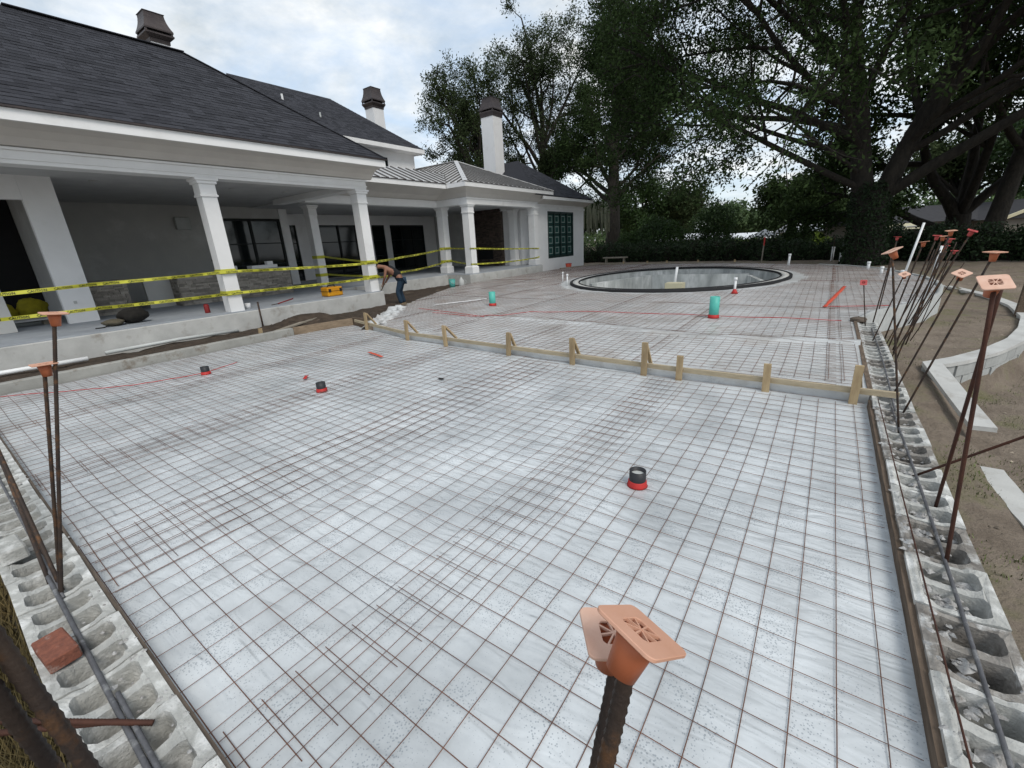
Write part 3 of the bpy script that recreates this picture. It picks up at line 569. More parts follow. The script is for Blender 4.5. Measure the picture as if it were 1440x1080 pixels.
POLY = EDGE + LEFT[1:] + [(-8.6, 5.0), (.56, 5.0)]
def inpoly(x, y, pl=POLY):
    c = False; j = len(pl) - 1
    for i in range(len(pl)):
        if (pl[i][1] > y) != (pl[j][1] > y) and x < (pl[j][0] - pl[i][0]) * (y - pl[i][1]) / (pl[j][1] - pl[i][1]) + pl[i][0]: c = not c
        j = i
    return c
def zf(x, y):
    z = .105 + .012 * fn(x, y, .9, 1) + .012 * abs(fn(x, y * 2, 1.4, 6)) + .006 * fn(x * 2, y * 4, 2, 2)
    fy = 8.05 + .25 * math.sin(x * .9) + .15 * fn(x, 0, 1.2, 7)
    z += .05 * math.exp(-((y - fy) / .12) ** 2) * (1 if x > -6.6 else max(0, 1 + (x + 6.6) * 2))
    return z
far_v = [-.05, -.005, .02] + list(np.arange(.05, 21.8, .14))
def far(u, v):
    x = -13.9 + u * 16.5
    if abs(x - .56) < .075: x = .555 + .03 * fn(0, v, 2.5, 3)
    f = fline(x); 
    if v < .03: return (x, f + .03 + v * .3, {-.05: -.03, -.005: .05, .02: .10}[round(v, 3)] + .01 * fn(x, 0, 5, 2))
    return (x, f + v, zf(x, f + v))
o = ob('plastic_sheet', polygrid(np.linspace(0, 1, 125), far_v, far, lambda x, y: (not inpoly(x, y)) or pool_in(x, y, -.12)), 'polyfar', None, True, (-5, 12, .1)); tag(o, 'soiled white plastic film under the mesh around the pool', 'plastic sheet')
# crumpled film edge lying on the soil by the worker
cr = MB(); nn = 70
for i in range(nn):
    t_ = i / (nn - 1); cx = -8.75 - 1.9 * t_; cy = 6.5 + 2.3 * t_
    for k in range(9):
        a = (k / 8 - .5) * .9; h = .03 + .22 * max(0, math.cos(a * 3.3)) * (.35 + 1.1 * abs(fn(t_ * 9, k * .5, 1.5, 2))); cr.v.append((cx + a * .75 + .12 * fn(t_ * 11, k, .9, 9), cy + a * .55 + .12 * fn(t_ * 11, k, .9, 19), -.05 + max(.0, h) + .09 * abs(fn(t_ * 17, k, 1.3, 5))))
for i in range(nn - 1):
    for k in range(8): cr.f.append((i * 9 + k, i * 9 + k + 1, (i + 1) * 9 + k + 1, (i + 1) * 9 + k))
o = ob('film_bundle', cr, 'polyfar', None, True, (-9.7, 7.6, 0)); tag(o, 'crumpled roll of spare white film at the edge of the soil trench', 'plastic sheet')

# ------------------------------------------------------------------ welded wire mesh sheets
S = .1515; WR = .0021
def wire(mb, pts, r=WR): mb.tube(pts, r, 4, False)
def mesh_sheet(x0, x1, y0, y1, fz, lift, label, group, inside=None, seg=.3, r=WR, messy=0):
    mb = MB(); dx = random.uniform(-.01, .01); sk = random.uniform(-.003, .003); rnd = random.random() * 50
    def pt(x, y, extra):
        b = 1 if not messy else 1 + messy * 2.2 * math.exp(-((x + 4.4) / .9) ** 2 - ((y - .7) / .6) ** 2)
        return (x + sk * y + .006 * b * fn(x, y, 1.1, rnd) + .012 * (b - 1) * fn(x, y * 2, 2.5, rnd + 3), y + .006 * b * fn(x, y, 1.2, rnd + 9), fz(x, y) + lift + extra + .004 + .006 * b * abs(fn(x, y, .8, rnd + 4)))
    def run(pts):
        cur = []
        for p in pts:
            if inside is None or inside(p[0], p[1]): cur.append(p)
            else:
                if len(cur) > 1: wire(mb, cur, r)
                cur = []
        if len(cur) > 1: wire(mb, cur, r)
    nxw = int((x1 - x0) / S + .5); nyw = int((y1 - y0) / S + .5)
    for i in range(nxw + 1):
        x = x0 + i * S; ys = np.arange(y0 - .025, y1 + .03, seg); run([pt(x, y, 0) for y in ys])
    for j in range(nyw + 1):
        y = y0 + j * S; xs = np.arange(x0 - .025, x1 + .03, min(seg, .16)); run([pt(x, y, 2 * r) for x in xs])
    if not mb.v: return
    o = ob('wire_mesh', mb, 'wire', None, False, ((x0 + x1) / 2, (y0 + y1) / 2, 0)); tag(o, label, 'wire mesh', group)
GN = 'mesh sheets in the nearer bay'; LN = 'rusty wire mesh sheet on the clean white film'
def ins_near(x, y): return -10.2 < x < .60 and .17 < y < fline(x) - .02
for i, (x0, x1, y0, y1) in enumerate(((-1.70, .60, .25, 6.2), (-3.88, -1.36, .22, 6.2), (-5.70, -3.18, .26, 6.2), (-7.85, -5.33, .24, 6.4), (-10.2, -7.55, .22, 6.9))):
    mesh_sheet(x0, x1, y0, y1, zn, .004 + .006 * (i % 2), LN + ', ' + ['first', 'second', 'third', 'fourth', 'fifth'][i] + ' from the sand side', GN, ins_near, .22, WR, messy=1 if i in (1, 2) else 0)
GF = 'mesh sheets around the pool'; LF = 'rusty welded wire mesh sheet on the soiled film around the pool'
def ins_far(x, y): return inpoly(x, y) and y > fline(x) + .06 and not pool_in(x, y, .35)
c = 0; ORD = ['first', 'second', 'third', 'fourth', 'fifth', 'sixth', 'seventh', 'eighth']
for ci, x0 in enumerate((-13.6, -11.3, -9.0, -6.7, -4.4, -2.1, .2)):
    for ri, y0 in enumerate((5.5, 11.4, 17.3, 23.0)):
        mesh_sheet(x0, x0 + 2.45, y0 + random.uniform(-.1, .1), y0 + 6.06, zf, .004 + .006 * (c % 2), f'rusty mesh sheet around the pool, {ORD[6 - ci]} column from the sand side, {ORD[ri]} row', GF, ins_far, .45, .0023); c += 1
# loose red cords and rags on the mesh
def cord(name, pts, r, m, label, cat, fz, lift=.03, sub=14):
    P3 = []
    for (a, b) in zip(pts[:-1], pts[1:]):
        for k in range(sub):
            t_ = k / sub; x = a[0] + (b[0] - a[0]) * t_; y = a[1] + (b[1] - a[1]) * t_; x += .02 * fn(x, y, 1.7, 3); y += .02 * fn(x, y, 1.7, 6); P3.append((x, y, fz(x, y) + lift))
    P3.append((pts[-1][0], pts[-1][1], fz(*pts[-1]) + lift)); o = ob(name, MB().tube(P3, r, 5), m, None, True, P3[0]); return tag(o, label, cat)
cord('string_line', [(-9.9, .42), (-8.6, 1.7), (-8.25, 2.55), (-8.5, 3.2)], .006, 'red', 'red cord running from the near block wall to a capped drain', 'string', zn)
cord('string_line', [(-9.7, 8.75), (-8.4, 8.5), (-6.55, 8.15), (-6.0, 9.1), (-4.5, 9.55), (-2.0, 9.75), (.35, 9.9)], .007, 'red', 'red cord crossing the far slab past the green pipe to the block wall corner', 'string', zf, .03)
cord('string_line', [(-8.6, 8.25), (-6.6, 8.02)], .007, 'red', 'short red cord lying along the fold in the film', 'string', zf, .035)
cord('string_line', [(.05, 11.6), (1.2, 12.0)], .008, 'red', 'red cord by the corner of the curved wall', 'string', zf, .03)
def strip(name, a, b, wd, m, label, fz, lift):
    mb = MB(); n = 10
    d = Vector((b[0] - a[0], b[1] - a[1])); pr = Vector((-d.y, d.x)).normalized() * wd / 2
    for i in range(n + 1):
        t_ = i / n; x = a[0] + d.x * t_; y = a[1] + d.y * t_
        for s_ in (-1, 1): mb.v.append((x + pr.x * s_ + .02 * fn(t_ * 6, s_, 1, 4), y + pr.y * s_, fz(x, y) + lift + .012 * abs(fn(t_ * 9, s_ * 3, 1, 2))))
    for i in range(n): mb.f.append((2 * i, 2 * i + 1, 2 * i + 3, 2 * i + 2))
    o = ob(name, mb, m, None, True, (a[0], a[1], 0)); o.modifiers.new('solid', 'SOLIDIFY').thickness = .004; return tag(o, label, 'tape')
M['orange'] = mat('orange_tape', (.62, .10, .05), (.5, .07, .04), 9, .6)
strip('marker_tape', (.07, 11.55), (.48, 15.6), .08, 'orange', 'long orange marker tape lying beyond the block wall corner', zf, .03)
strip('marker_tape', (-6.75, 4.75), (-6.2, 4.62), .05, 'orange', 'short orange marker tape on the mesh near the form board', zn, .03)
strip('marker_tape', (-6.4, 3.32), (-6.25, 3.2), .05, 'red', 'scrap of red tape beside a capped drain', zn, .028)
strip('white_strip', (-9.7, 9.4), (-8.9, 11.0), .09, 'canvas', 'white strip of film lying on the mesh beyond the crumpled roll', zf, .03)
for (x, y, l) in ((-4.3, 4.15, 'dark rag on the mesh in front of the form board'),):
    o = ob('dark_rag', bagmesh((x, y, zn(x, y) + .012), .06, .025, .02, 5), 'bagdark', None, True, (x, y, 0)); tag(o, l, 'rag')

# ------------------------------------------------------------------ drains and pipes
def drain(x, y, label, r=.062, h=.13):
    z0 = zn(x, y); t = thing('capped_drain', label, 'drain pipe', (x, y, z0))
    ob('pipe', MB().loops([(r, z0 - .02), (r, z0 + h), (r - .008, z0 + h), (r - .008, z0 + .02)], (x, y, 0), False, 24), 'bagdark' if 0 else 'greyblack', t, True)
    ob('tape_wrap', MB().loops([(r + .016, z0 + .004), (r + .009, z0 + .015), (r + .007, z0 + .045), (r + .001, z0 + .05)], (x, y, 0), False, 24), 'red', t, True)
    ob('pipe_plug', MB().loops([(r - .009, z0 + h * .55), (r - .009, z0 + h * .75)], (x, y, 0), False, 24), 'greypipe', t)
M['greyblack'] = mat('black_abs_pipe', (.035, .036, .04), (.022, .023, .026), 8, .5)
drain(-.96, 2.86, 'black drain stub with red tape standing alone, nearest to the tan capped bar')
drain(-5.5, 3.02, 'black drain stub with red tape at a mesh overlap'); drain(-8.25, 2.6, 'black drain stub with red tape where the red cord ends')
def greenpipe(x, y, r, h, label):
    z0 = zf(x, y); t = thing('green_pipe', label, 'pipe', (x, y, z0)); ob('pipe', MB().loops([(r, z0 - .02), (r, z0 + h), (r - .01, z0 + h), (r - .01, z0 + h - .2)], (x, y, 0), False, 24), 'green', t, True)
    ob('tape_wrap', MB().loops([(r + .02, z0 + .005), (r + .012, z0 + .03), (r + .008, z0 + .07), (r + .001, z0 + .075)], (x, y, 0), False, 24), 'red', t, True)
greenpipe(-7.84, 9.95, .095, .40, 'upright green sewer pipe on the slab toward the porch'); greenpipe(-1.79, 9.64, .095, .44, 'upright green sewer pipe in front of the pool')
def pvcstub(x, y, h, r, label, red=False, z0=None, lean=(0, 0)):
    z0 = zf(x, y) if z0 is None else z0; t = thing('pvc_stub', label, 'pipe', (x, y, z0)); ob('pipe', MB().tube([(x, y, z0 - .02), (x + lean[0], y + lean[1], z0 + h)], r, 12), 'pvc', t, True)
    ob('pipe_cap', MB().tube([(x + lean[0], y + lean[1], z0 + h - .05), (x + lean[0], y + lean[1], z0 + h + .03)], r + .012, 12), 'pvc', t, True)
    if red: ob('tape_wrap', MB().loops([(r + .07, z0 + .002), (r + .03, z0 + .07), (r + .005, z0 + .13)], (x, y, 0), False, 14), 'red', t, True)
pvcstub(-8.2, 15.2, .42, .03, 'white pipe stub beside the near end of the pool rim'); pvcstub(-8.95, 16.2, .42, .02, 'thin white pipe stub behind the rim end stub')
pvcstub(-2.06, 13.75, .42, .032, 'white pipe stub with red tape at the pool rim', True); pvcstub(-1.5, 24.4, .50, .05, 'white pipe stub beyond the pool toward the hedge')
pvcstub(.13, 30.0, .7, .07, 'taller white pipe stub in front of the hedge', z0=-.05); pvcstub(.5, 28.6, .45, .07, 'shorter white pipe stub in front of the hedge', z0=-.05)
pvcstub(1.3, 22.2, .25, .05, 'white pipe stub at the far curved slab edge')
sl0 = ['first', 'second', 'third']
for i, (x, y) in enumerate(((1.55, 19.9), (1.75, 19.2), (1.95, 18.4))): pvcstub(x, y, .22, .045, f'short white pipe stub by the curved slab edge, {sl0[i]} from the hedge')
o = ob('pvc_pipe', MB().tube([(-12.25, -.5, .04), (-12.1, .9, .05), (-11.95, 1.85, .06)], .045, 10), 'pvc', None, True, (-12.1, .9, 0)); tag(o, 'white plastic pipe lying on the soil below the porch slab', 'pipe')
o = ob('conduit', MB().tube([(-12.35, 2.2, .05), (-12.4, 3.6, .06), (-12.42, 4.9, .02)], .04, 10), 'greypipe', None, True, (-12.4, 3.6, 0)); tag(o, 'grey conduit lying along the foot of the porch slab', 'pipe')
o = ob('steel_stake', MB().tube([(-12.35, 5.5, -.2), (-12.38, 5.52, .68)], .022, 6), 'rebar', None, True, (-12.35, 5.5, 0)); tag(o, 'dark steel stake upright in the soil against the porch slab', 'stake')
t = thing('bucket', 'teal bucket in the trench below the metal roofed porch', 'bucket', (-13.98, 14.85, 0)); ob('bucket_body', MB().loops([(.12, -.04), (.15, .36), (.14, .36), (.11, 0)], (-13.98, 14.85, 0), False), 'teal', t, True); ob('lid', MB().loops([(.155, .361), (.155, .385)], (-13.98, 14.85, 0), False), 'green', t); ob('handle', MB().tube([(-13.98, 14.7, .34), (-13.86, 14.75, .2), (-13.84, 14.9, .2), (-13.98, 15.0, .34)], .008), 'greypipe', t)
t = thing('water_jug', 'hazy clear jug beside the teal bucket', 'jug', (-14.0, 15.5, 0)); ob('jug_body', MB().loops([(.13, -.04), (.14, .02), (.14, .26), (.06, .36), (.05, .40)], (-14.0, 15.5, 0), False), 'jug', t, True); ob('jug_cap', MB().loops([(.055, .401), (.055, .43)], (-14.0, 15.5, 0), False), 'greypipe', t); ob('jug_handle', MB().tube([(-13.87, 15.6, .28), (-13.8, 15.65, .22), (-13.86, 15.6, .1)], .014), 'jug', t)
t = thing('red_bucket', 'small red bucket beside the side wing wall', 'bucket', (-13.7, 25.6, 0)); ob('bucket_body', MB().loops([(.16, .0), (.2, .36), (.18, .36), (.14, .05)], (-13.7, 25.6, 0), False), 'orange', t, True); ob('rim', MB().loops([(.205, .34), (.205, .365), (.18, .366)], (-13.7, 25.6, 0), False), 'red', t)

# ------------------------------------------------------------------ form board, stakes, kerb
bx = [-9.75, -7, -4.2, -1.4, .78]
bl = ['grey timber form board dividing the slab, length meeting the crumpled film', 'grey timber form board dividing the slab, second length from the soil trench', 'grey timber form board dividing the slab, second length from the block wall', 'grey timber form board dividing the slab, length resting on the block wall']
for i in range(4):
    a, b = bx[i] + .004, bx[i + 1] - .004; o = ob('form_board', MB().bar((a, fline(a) - .02, .135), (b, fline(b) - .02, .135), .04, .06), 'boardtan', None, False, ((a + b) / 2, fline((a + b) / 2), .135)); tag(o, bl[i], 'form board', 'form boards across the slab')
st = [(-8.9, 6.47, .42, 1), (-6.96, 5.95, .42, 1), (-5.78, 5.86, .40, 1), (-4.22, 5.77, .40, 2), (-2.97, 5.70, .42, 2), (-1.85, 5.64, .46, 2), (-1.38, 5.62, .33, 0), (-.39, 5.60, .34, 0), (.42, 5.60, .42, 2)]
sl = ['first', 'second', 'third', 'fourth', 'fifth', 'sixth', 'seventh', 'eighth', 'ninth']
for i, (x, y, h, k) in enumerate(st):
    yy = fline(x) - .066; r_ = random.uniform(-.03, .03); t = thing('stake', f'wooden stake on the form board, {sl[i]} from the soil trench', 'stake', (x, yy, 0), 'stakes along the form board')
    ob('post', MB().bar((x, yy, -.06), (x + r_, yy, h), .075, .04, (0, 1, 0)), 'wood', t)
    if k: ob('brace', MB().bar((x + r_, yy + .04, h - .03), (x + (.07 if k == 1 else .05), yy + (.24 if k == 1 else .15), .11), .045, .03, (0, 1, 0)), 'wood', t)
t = thing('concrete_kerb', 'long grey concrete form edge between the white film and the soil', 'kerb', (-10.3, 3, 0)); bevel(ob('kerb', B((-10.34, -.1, -.3), (-10.18, 5.2, .17)), 'kerbgrey', t), .012)
t = thing('edge_plank', 'tan plank continuing the grey concrete edge toward the form board', 'plank', (-10.25, 6, 0)); ob('plank', MB().bar((-10.24, 5.22, .06), (-9.95, 6.66, .06), .05, .24), 'kerbwood', t)
ob('corner_block', MB().bar((-10.0, 6.72, .05), (-9.55, 6.76, .05), .06, .26), 'woodgreyY', t)
t = thing('soil_plank', 'weathered plank lying across the soil mound', 'plank', (-11.0, 5.8, .1)); ob('plank', MB().bar((-11.5, 6.9, .17), (-10.75, 5.0, .07), .14, .035), 'woodgrey', t)
t = thing('soil_stake', 'short wooden peg in the soil behind the concrete edge', 'stake', (-10.55, 4.6, 0)); ob('peg', MB().bar((-10.55, 4.6, -.2), (-10.56, 4.62, .25), .08, .04, (1, 0, 0)), 'wood', t)
# far timber edging
EB = [(-13.6, 24.3), (-12.6, 27.75), (-9.6, 27.42), (-5.5, 27.32), (-3, 26.5)]
eb = ['thick timber along the slab edge beside the side wing', 'timber edge board in front of the hedge, below the mid tree', 'timber edge board in front of the hedge, behind the pool', 'timber edge board in front of the hedge, angled off beyond the pool']
for i in range(4):
    a, b = Vector((*EB[i], .06)), Vector((*EB[i + 1], .06)); d = (b - a).normalized() * .02; o = ob('edge_board', MB().bar(a + d, b - d, .12 if i == 0 else .05, .22), 'woodgrey', None, False, (a + b) / 2); tag(o, eb[i], 'timber')
for i, (x, y) in enumerate(((-10.8, 27.66), (-9.2, 27.5), (-8.0, 27.48), (-6.2, 27.46), (-4.2, 27.05))):
    o = ob('edge_peg', MB().bar((x, y, -.15), (x, y, .30), .09, .05, (0, 1, 0)), 'wood', None, False, (x, y, 0)); tag(o, f'wooden peg behind the far timber edging, {ORD[i]} from the side wing', 'stake', 'pegs along the far edging')
t = thing('low_bench', 'low grey plank trestle in front of the mid tree', 'bench', (-12.2, 29.5, 0)); ob('plank', B((-13.0, 29.35, .42), (-11.3, 29.7, .50)), 'woodgrey', t)
for x in (-12.8, -11.5): ob('leg', B((x - .04, 29.4, -.1), (x + .04, 29.65, .419)), 'woodgrey', t)
t = thing('survey_post', 'thin post with red top standing in front of the hedge', 'post', (-3.15, 29.2, 0)); ob('post', MB().tube([(-3.15, 29.2, -.15), (-3.12, 29.2, 1.35)], .035, 8), 'woodgrey', t); ob('red_top', MB().tube([(-3.12, 29.2, .9), (-3.12, 29.2, 1.36)], .039, 8), 'red', t)

# ------------------------------------------------------------------ pool
t = thing('pool', 'oval concrete pool shell with black foam rim set in the slab', 'pool', (-5, 18.5, -.5))
def ell(g, z, n=72): return [(-5 + (4.0 + g) * math.cos(2 * math.pi * k / n), 18.5 + (5.0 + g) * math.sin(2 * math.pi * k / n), z) for k in range(n)]
def ringmesh(prof, n=72):
    mb = MB()
    for g_, z_ in prof: mb.v += ell(g_, z_, n)
    for i in range(len(prof) - 1):
        for k in range(n): mb.f.append((i * n + k, i * n + (k + 1) % n, (i + 1) * n + (k + 1) % n, (i + 1) * n + k))
    return mb
ob('foam_rim', ringmesh([(0, .0), (.03, .08), (.03, .18), (-.02, .20), (-.06, .195), (-.07, .15)]), 'black', t, True)
ob('bond_beam', ringmesh([(-.071, .10), (-.075, .175), (-.30, .165), (-.31, .10)]), 'concrete', t, True)
ob('foam_rim', ringmesh([(-.305, .10), (-.31, .185), (-.33, .192), (-.35, .18), (-.35, .13), (-.33, .12)]), 'black', t, True)
wl = ringmesh([(-.33, .10), (-.36, -.25), (-.38, -.9), (-.55, -1.35), (-1.4, -1.5), (-3.9, -1.55)]); ob('shell_wall', wl, 'poolwall', t, True)
ob('facet_wall', MB().bar((-8.15, 17.2, -.78), (-6.95, 21.25, -.78), .16, 1.52), 'poolwall', t)
ob('facet_wall', MB().bar((-6.93, 21.36, -.77), (-2.75, 21.75, -.77), .16, 1.5), 'poolwall', t)
ob('facet_wall', MB().bar((-2.72, 21.7, -.80), (-1.75, 18.6, -.80), .16, 1.46), 'poolwall', t)
t = thing('block_pier', 'pale block standing in the pool with a white pipe in it', 'block', (-4.9, 18, -1.5)); ob('block', B((-5.15, 17.6, -1.54), (-4.5, 18.1, -.02)), 'cream', t); ob('pipe', MB().tube([(-5.0, 18.3, -1.5), (-4.95, 18.3, .1), (-4.9, 18.3, .55)], .05, 10), 'pvc', t, True)

# ------------------------------------------------------------------ hollow block walls
def blockmesh(seed, dirty):
    random.seed(seed); bm = bmesh.new(); Lh, Wh, Hh = .1985, .155, .2
    def notch(y): 
        a = abs(y) / .10; return .016 * (1 - a ** 4) if a < 1 else 0
    def loop(pts): return [bm.verts.new((x, y, Hh)) for x, y in pts]
    ys = np.linspace(-Wh, Wh, 11); outer = [(-Lh, y) for y in ys[::-1]] + [(Lh, y) for y in ys]
    vo = loop(outer); holes = []
    for cx in (-.0955, .0955):
        hx, hy, r = .072, .116, .042; pts = []
        for qx, qy, a0 in ((1, 1, 0), (-1, 1, 90), (-1, -1, 180), (1, -1, 270)):
            for k in range(5):
                a = R(a0 + 22.5 * k); pts.append((cx + qx * (hx - r) + r * math.cos(a), qy * (hy - r) + r * math.sin(a)))
            if qx == -1 and qy == 1: pts += [(cx - hx, y) for y in (.06, .02, -.02, -.06)]
            if qx == 1 and qy == -1: pts += [(cx + hx, y) for y in (-.06, -.02, .02, .06)]
        holes.append(loop(pts))
    es = []
    for lp in [vo] + holes: es += [bm.edges.new((lp[i], lp[(i + 1) % len(lp)])) for i in range(len(lp))]
    bmesh.ops.triangle_fill(bm, edges=es, use_beauty=True)
    for v_ in bm.verts: v_.co.z -= notch(v_.co.y) if abs(v_.co.x) < 9 else 0
    def down(lp, z, shrink=1, c=(0, 0)):
        nl = [bm.verts.new((c[0] + (v_.co.x - c[0]) * shrink, v_.co.y * shrink, z + random.uniform(-.004, .004))) for v_ in lp]
        for i in range(len(lp)): bm.faces.new((lp[i], lp[(i + 1) % len(lp)], nl[(i + 1) % len(lp)], nl[i]))
        return nl
    down(vo, 0)
    for lp, cx in zip(holes, (-.0955, .0955)):
        dp = random.choice((.0, .01, .02, .03)) if not dirty else random.choice((.0, .02, .05)); nl = down(lp, dp, .9, (cx, 0)); fl_ = bm.faces.new(nl); fl_.material_index = 1  # dark soil floor, its colour also deepening the shade in the cell
    for v_ in bm.verts:
        if v_.co.z > .1: v_.co += Vector((random.uniform(-.003, .003), random.uniform(-.003, .003), random.uniform(-.004, .003)))
    bmesh.ops.recalc_face_normals(bm, faces=bm.faces)
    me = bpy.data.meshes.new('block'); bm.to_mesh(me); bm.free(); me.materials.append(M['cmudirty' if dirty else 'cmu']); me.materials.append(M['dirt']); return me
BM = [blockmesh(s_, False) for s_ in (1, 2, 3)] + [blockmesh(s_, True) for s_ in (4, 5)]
random.seed(21)
def splash(mb, p, r):
    n = 7; c = len(mb.v); mb.v.append((p[0], p[1], p[2] + r * .45))
    for k in range(n):
        a = 2 * math.pi * k / n; q = r * random.uniform(.6, 1.3); mb.v.append((p[0] + q * math.cos(a), p[1] + q * math.sin(a), p[2] - .006))
    for k in range(n): mb.f.append((c, c + 1 + k, c + 1 + (k + 1) % n))
wn = thing('block_wall', 'hollow concrete block wall along the near edge of the slab, with a brick on it', 'block wall', (-4.3, .035, -.1))
ob('lower_course', B((-10.1, -.115, -.9), (.86, .185, -.103)), 'cmu', wn)
x = -9.9; k = 0
while x < .75:
    inst('block', BM[(0, 1, 2, 0, 1)[k % 5]], wn, (x + 4.3, random.uniform(-.004, .004), random.uniform(-.004, .004)), (0, 0, random.choice((0, math.pi)) + random.uniform(-.008, .008))); x += .406; k += 1
gm = MB()
for i in range(260):
    px = random.uniform(-9, -.6); py = random.choice((random.gauss(.155, .02), random.gauss(.155, .025), random.gauss(.05, .05))); splash(gm, (px, py, .10 if abs(py - .035) > .1 else .065), random.uniform(.004, .014))
o = ob('grout_spatter', gm, 'grout', wn); o['kind'] = 'stuff'
wr = thing('block_wall', 'hollow concrete block wall with grouted cells along the sand side of the slab', 'block wall', (.72, 5.2, -.1))
ob('lower_course', B((.575, .2, -.9), (.865, 10.3, -.103)), 'cmu', wr)
y = .55; k = 0
while y < 10.2:
    inst('block', BM[(0, 3, 1, 2, 4)[k % 5]], wr, (random.uniform(-.004, .004), y - 5.2, random.uniform(-.004, .004)), (0, 0, math.pi / 2 + random.choice((0, math.pi)) + random.uniform(-.008, .008))); y += .406; k += 1
gm = MB()
for i in range(900):
    py = random.uniform(.9, 10.1); px = random.choice((random.gauss(.60, .02), random.gauss(.72, .06), random.gauss(.70, .03))); splash(gm, (px, py, .10 if abs(px - .72) > .1 else .055), random.uniform(.006, .022))
for i in range(160): py = random.uniform(.9, 10.1); splash(gm, (.71 + random.gauss(0, .03), py, .04), random.uniform(.02, .045))
o = ob('grout_spatter', gm, 'grout', wr); o['kind'] = 'stuff'
# muddy boards between film and block
for nm, a, b, lab in (('edge_form', (-10.0, .199, .04), (-.5, .199, .04), 'muddy plank edge between film and near block wall'), ('edge_form', (.560, .3, .03), (.560, 5.5, .03), 'muddy plank edge between film and sand side block wall, nearer bay'), ('edge_form', (.558, 5.7, .06), (.555, 10.1, .06), 'muddy plank edge between film and sand side block wall, by the pool')):
    o = ob(nm, MB().bar(a, b, .018 if a[0] < 0 else .045, .09 if a[1] < 5 else .12), 'muddyX' if a[0] < 0 else 'woodgreyY', None, False, a); M['woodgrey']; tag(o, lab, 'plank')
t = thing('brick', 'red brick with mortar on its sides lying on the near block wall', 'brick', (-2.62, -.03, .1)); bb = ob('brick_body', MB().bar((-2.79, -.055, .136), (-2.57, -.035, .136), .11, .068), 'brick', t); bevel(bb, .006)
t = thing('block_chunk', 'broken block chunk lying on the near wall', 'block', (-3.95, -.05, .1)); bevel(ob('chunk', MB().bar((-4.1, -.06, .145), (-3.85, -.045, .145), .12, .09), 'cmu', t), .01)
o = ob('mud_lump', bagmesh((.60, 10.12, .06), .14, .17, .12, 31), 'muddyX', None, True, (.60, 10.12, 0)); tag(o, 'small lump of mud on the corner end of the block wall', 'mud')
# curved retaining face of the far slab
cw = thing('curved_wall', 'grey curved concrete wall edging the slab beyond the block wall corner', 'wall', (1.5, 14, -.3)); mb = MB(); pts = []
for a, b in zip(EDGE[:-5], EDGE[1:-4]):
    for k in range(4): pts.append((a[0] + (b[0] - a[0]) * k / 4, a[1] + (b[1] - a[1]) * k / 4))
for i, (x, y) in enumerate(pts):
    a, b = pts[max(i - 1, 0)], pts[min(i + 1, len(pts) - 1)]; d = Vector((b[0] - a[0], b[1] - a[1])).normalized(); nx_, ny_ = d.y, -d.x
    for off, z in ((.0, -.9), (0, .14), (.05, .15), (.10, .145), (.11, -.9)): mb.v.append((x + nx_ * off, y + ny_ * off, z + (.01 * fn(i, 0, .8, 3) if z > 0 else 0)))
for i in range(len(pts) - 1):
    for k in range(4): mb.f.append((i * 5 + k, i * 5 + k + 1, (i + 1) * 5 + k + 1, (i + 1) * 5 + k))
ob('wall_face', mb, 'bigconc', cw, True)
# curved planter wall of blocks
PW = [(1.38, 8.7), (1.75, 9.15), (2.25, 9.95), (2.75, 11.0), (3.15, 12.2), (3.5, 13.6), (3.68, 15.3), (3.6, 17.3), (3.25, 19.0), (2.7, 20.6)]
pp = []; 
for a, b in zip(PW[:-1], PW[1:]):
    for k in range(10): pp.append(Vector((a[0] + (b[0] - a[0]) * k / 10, a[1] + (b[1] - a[1]) * k / 10)))
dist = [0]
for a, b in zip(pp[:-1], pp[1:]): dist.append(dist[-1] + (b - a).length)
pw = thing('planter_wall', 'low curved block wall around the bare planting bed beyond the rebar', 'wall', (2.6, 13, -.3))
def onpath(s_): return Vector((float(np.interp(s_, dist, [p.x for p in pp])), float(np.interp(s_, dist, [p.y for p in pp]))))
blk = mesh('block', MB().box((-.194, -.095, -.094), (.194, .095, .094)), 'bigconc'); capm = mesh('cap_stone', MB().box((-.197, -.105, -.025), (.197, .105, .025)), 'concrete')
for course in range(3):
    s_ = .2 + (.2 if course % 2 else 0)
    while s_ < dist[-1] - .2:
        p = onpath(s_); q = onpath(s_ + .05) - onpath(s_ - .05); inst('block', blk, pw, (p.x - 2.6 + .1 * q.y / q.length, p.y - 13 - .1 * q.x / q.length, -.38 - .2 * course + .3), (0, 0, math.atan2(q.y, q.x))); s_ += .4
cp = MB(); cpath = [Vector((1.62, 6.75)), Vector((1.52, 7.6)), Vector((1.43, 8.4))] + [onpath(v_) for v_ in np.linspace(.02, dist[-1], 60)]; cz = [-.50, -.40, -.30] + [-.258] * 60
for i, p in enumerate(cpath):
    d = (cpath[min(i + 1, len(cpath) - 1)] - cpath[max(i - 1, 0)]).normalized(); n_ = Vector((d.y, -d.x)); z_ = cz[i]
    for o_, h_ in ((-.012, -.03), (-.01, .025), (.215, .025), (.22, -.03)): cp.v.append((p.x + n_.x * o_ + .004 * fn(i, o_, .9, 3), p.y + n_.y * o_, z_ + h_))
for i in range(len(cpath) - 1):
    for k in range(3): cp.f.append((i * 4 + k, i * 4 + k + 1, i * 4 + k + 5, i * 4 + k + 4))
cp.f += [(3, 2, 1, 0)]; ob('coping', cp, 'concrete', pw)
fs = thing('concrete_strip', 'flush concrete strip in the sand beside the block wall', 'kerb', (1.75, 4.8, -.7)); sp = MB(); k0 = 0
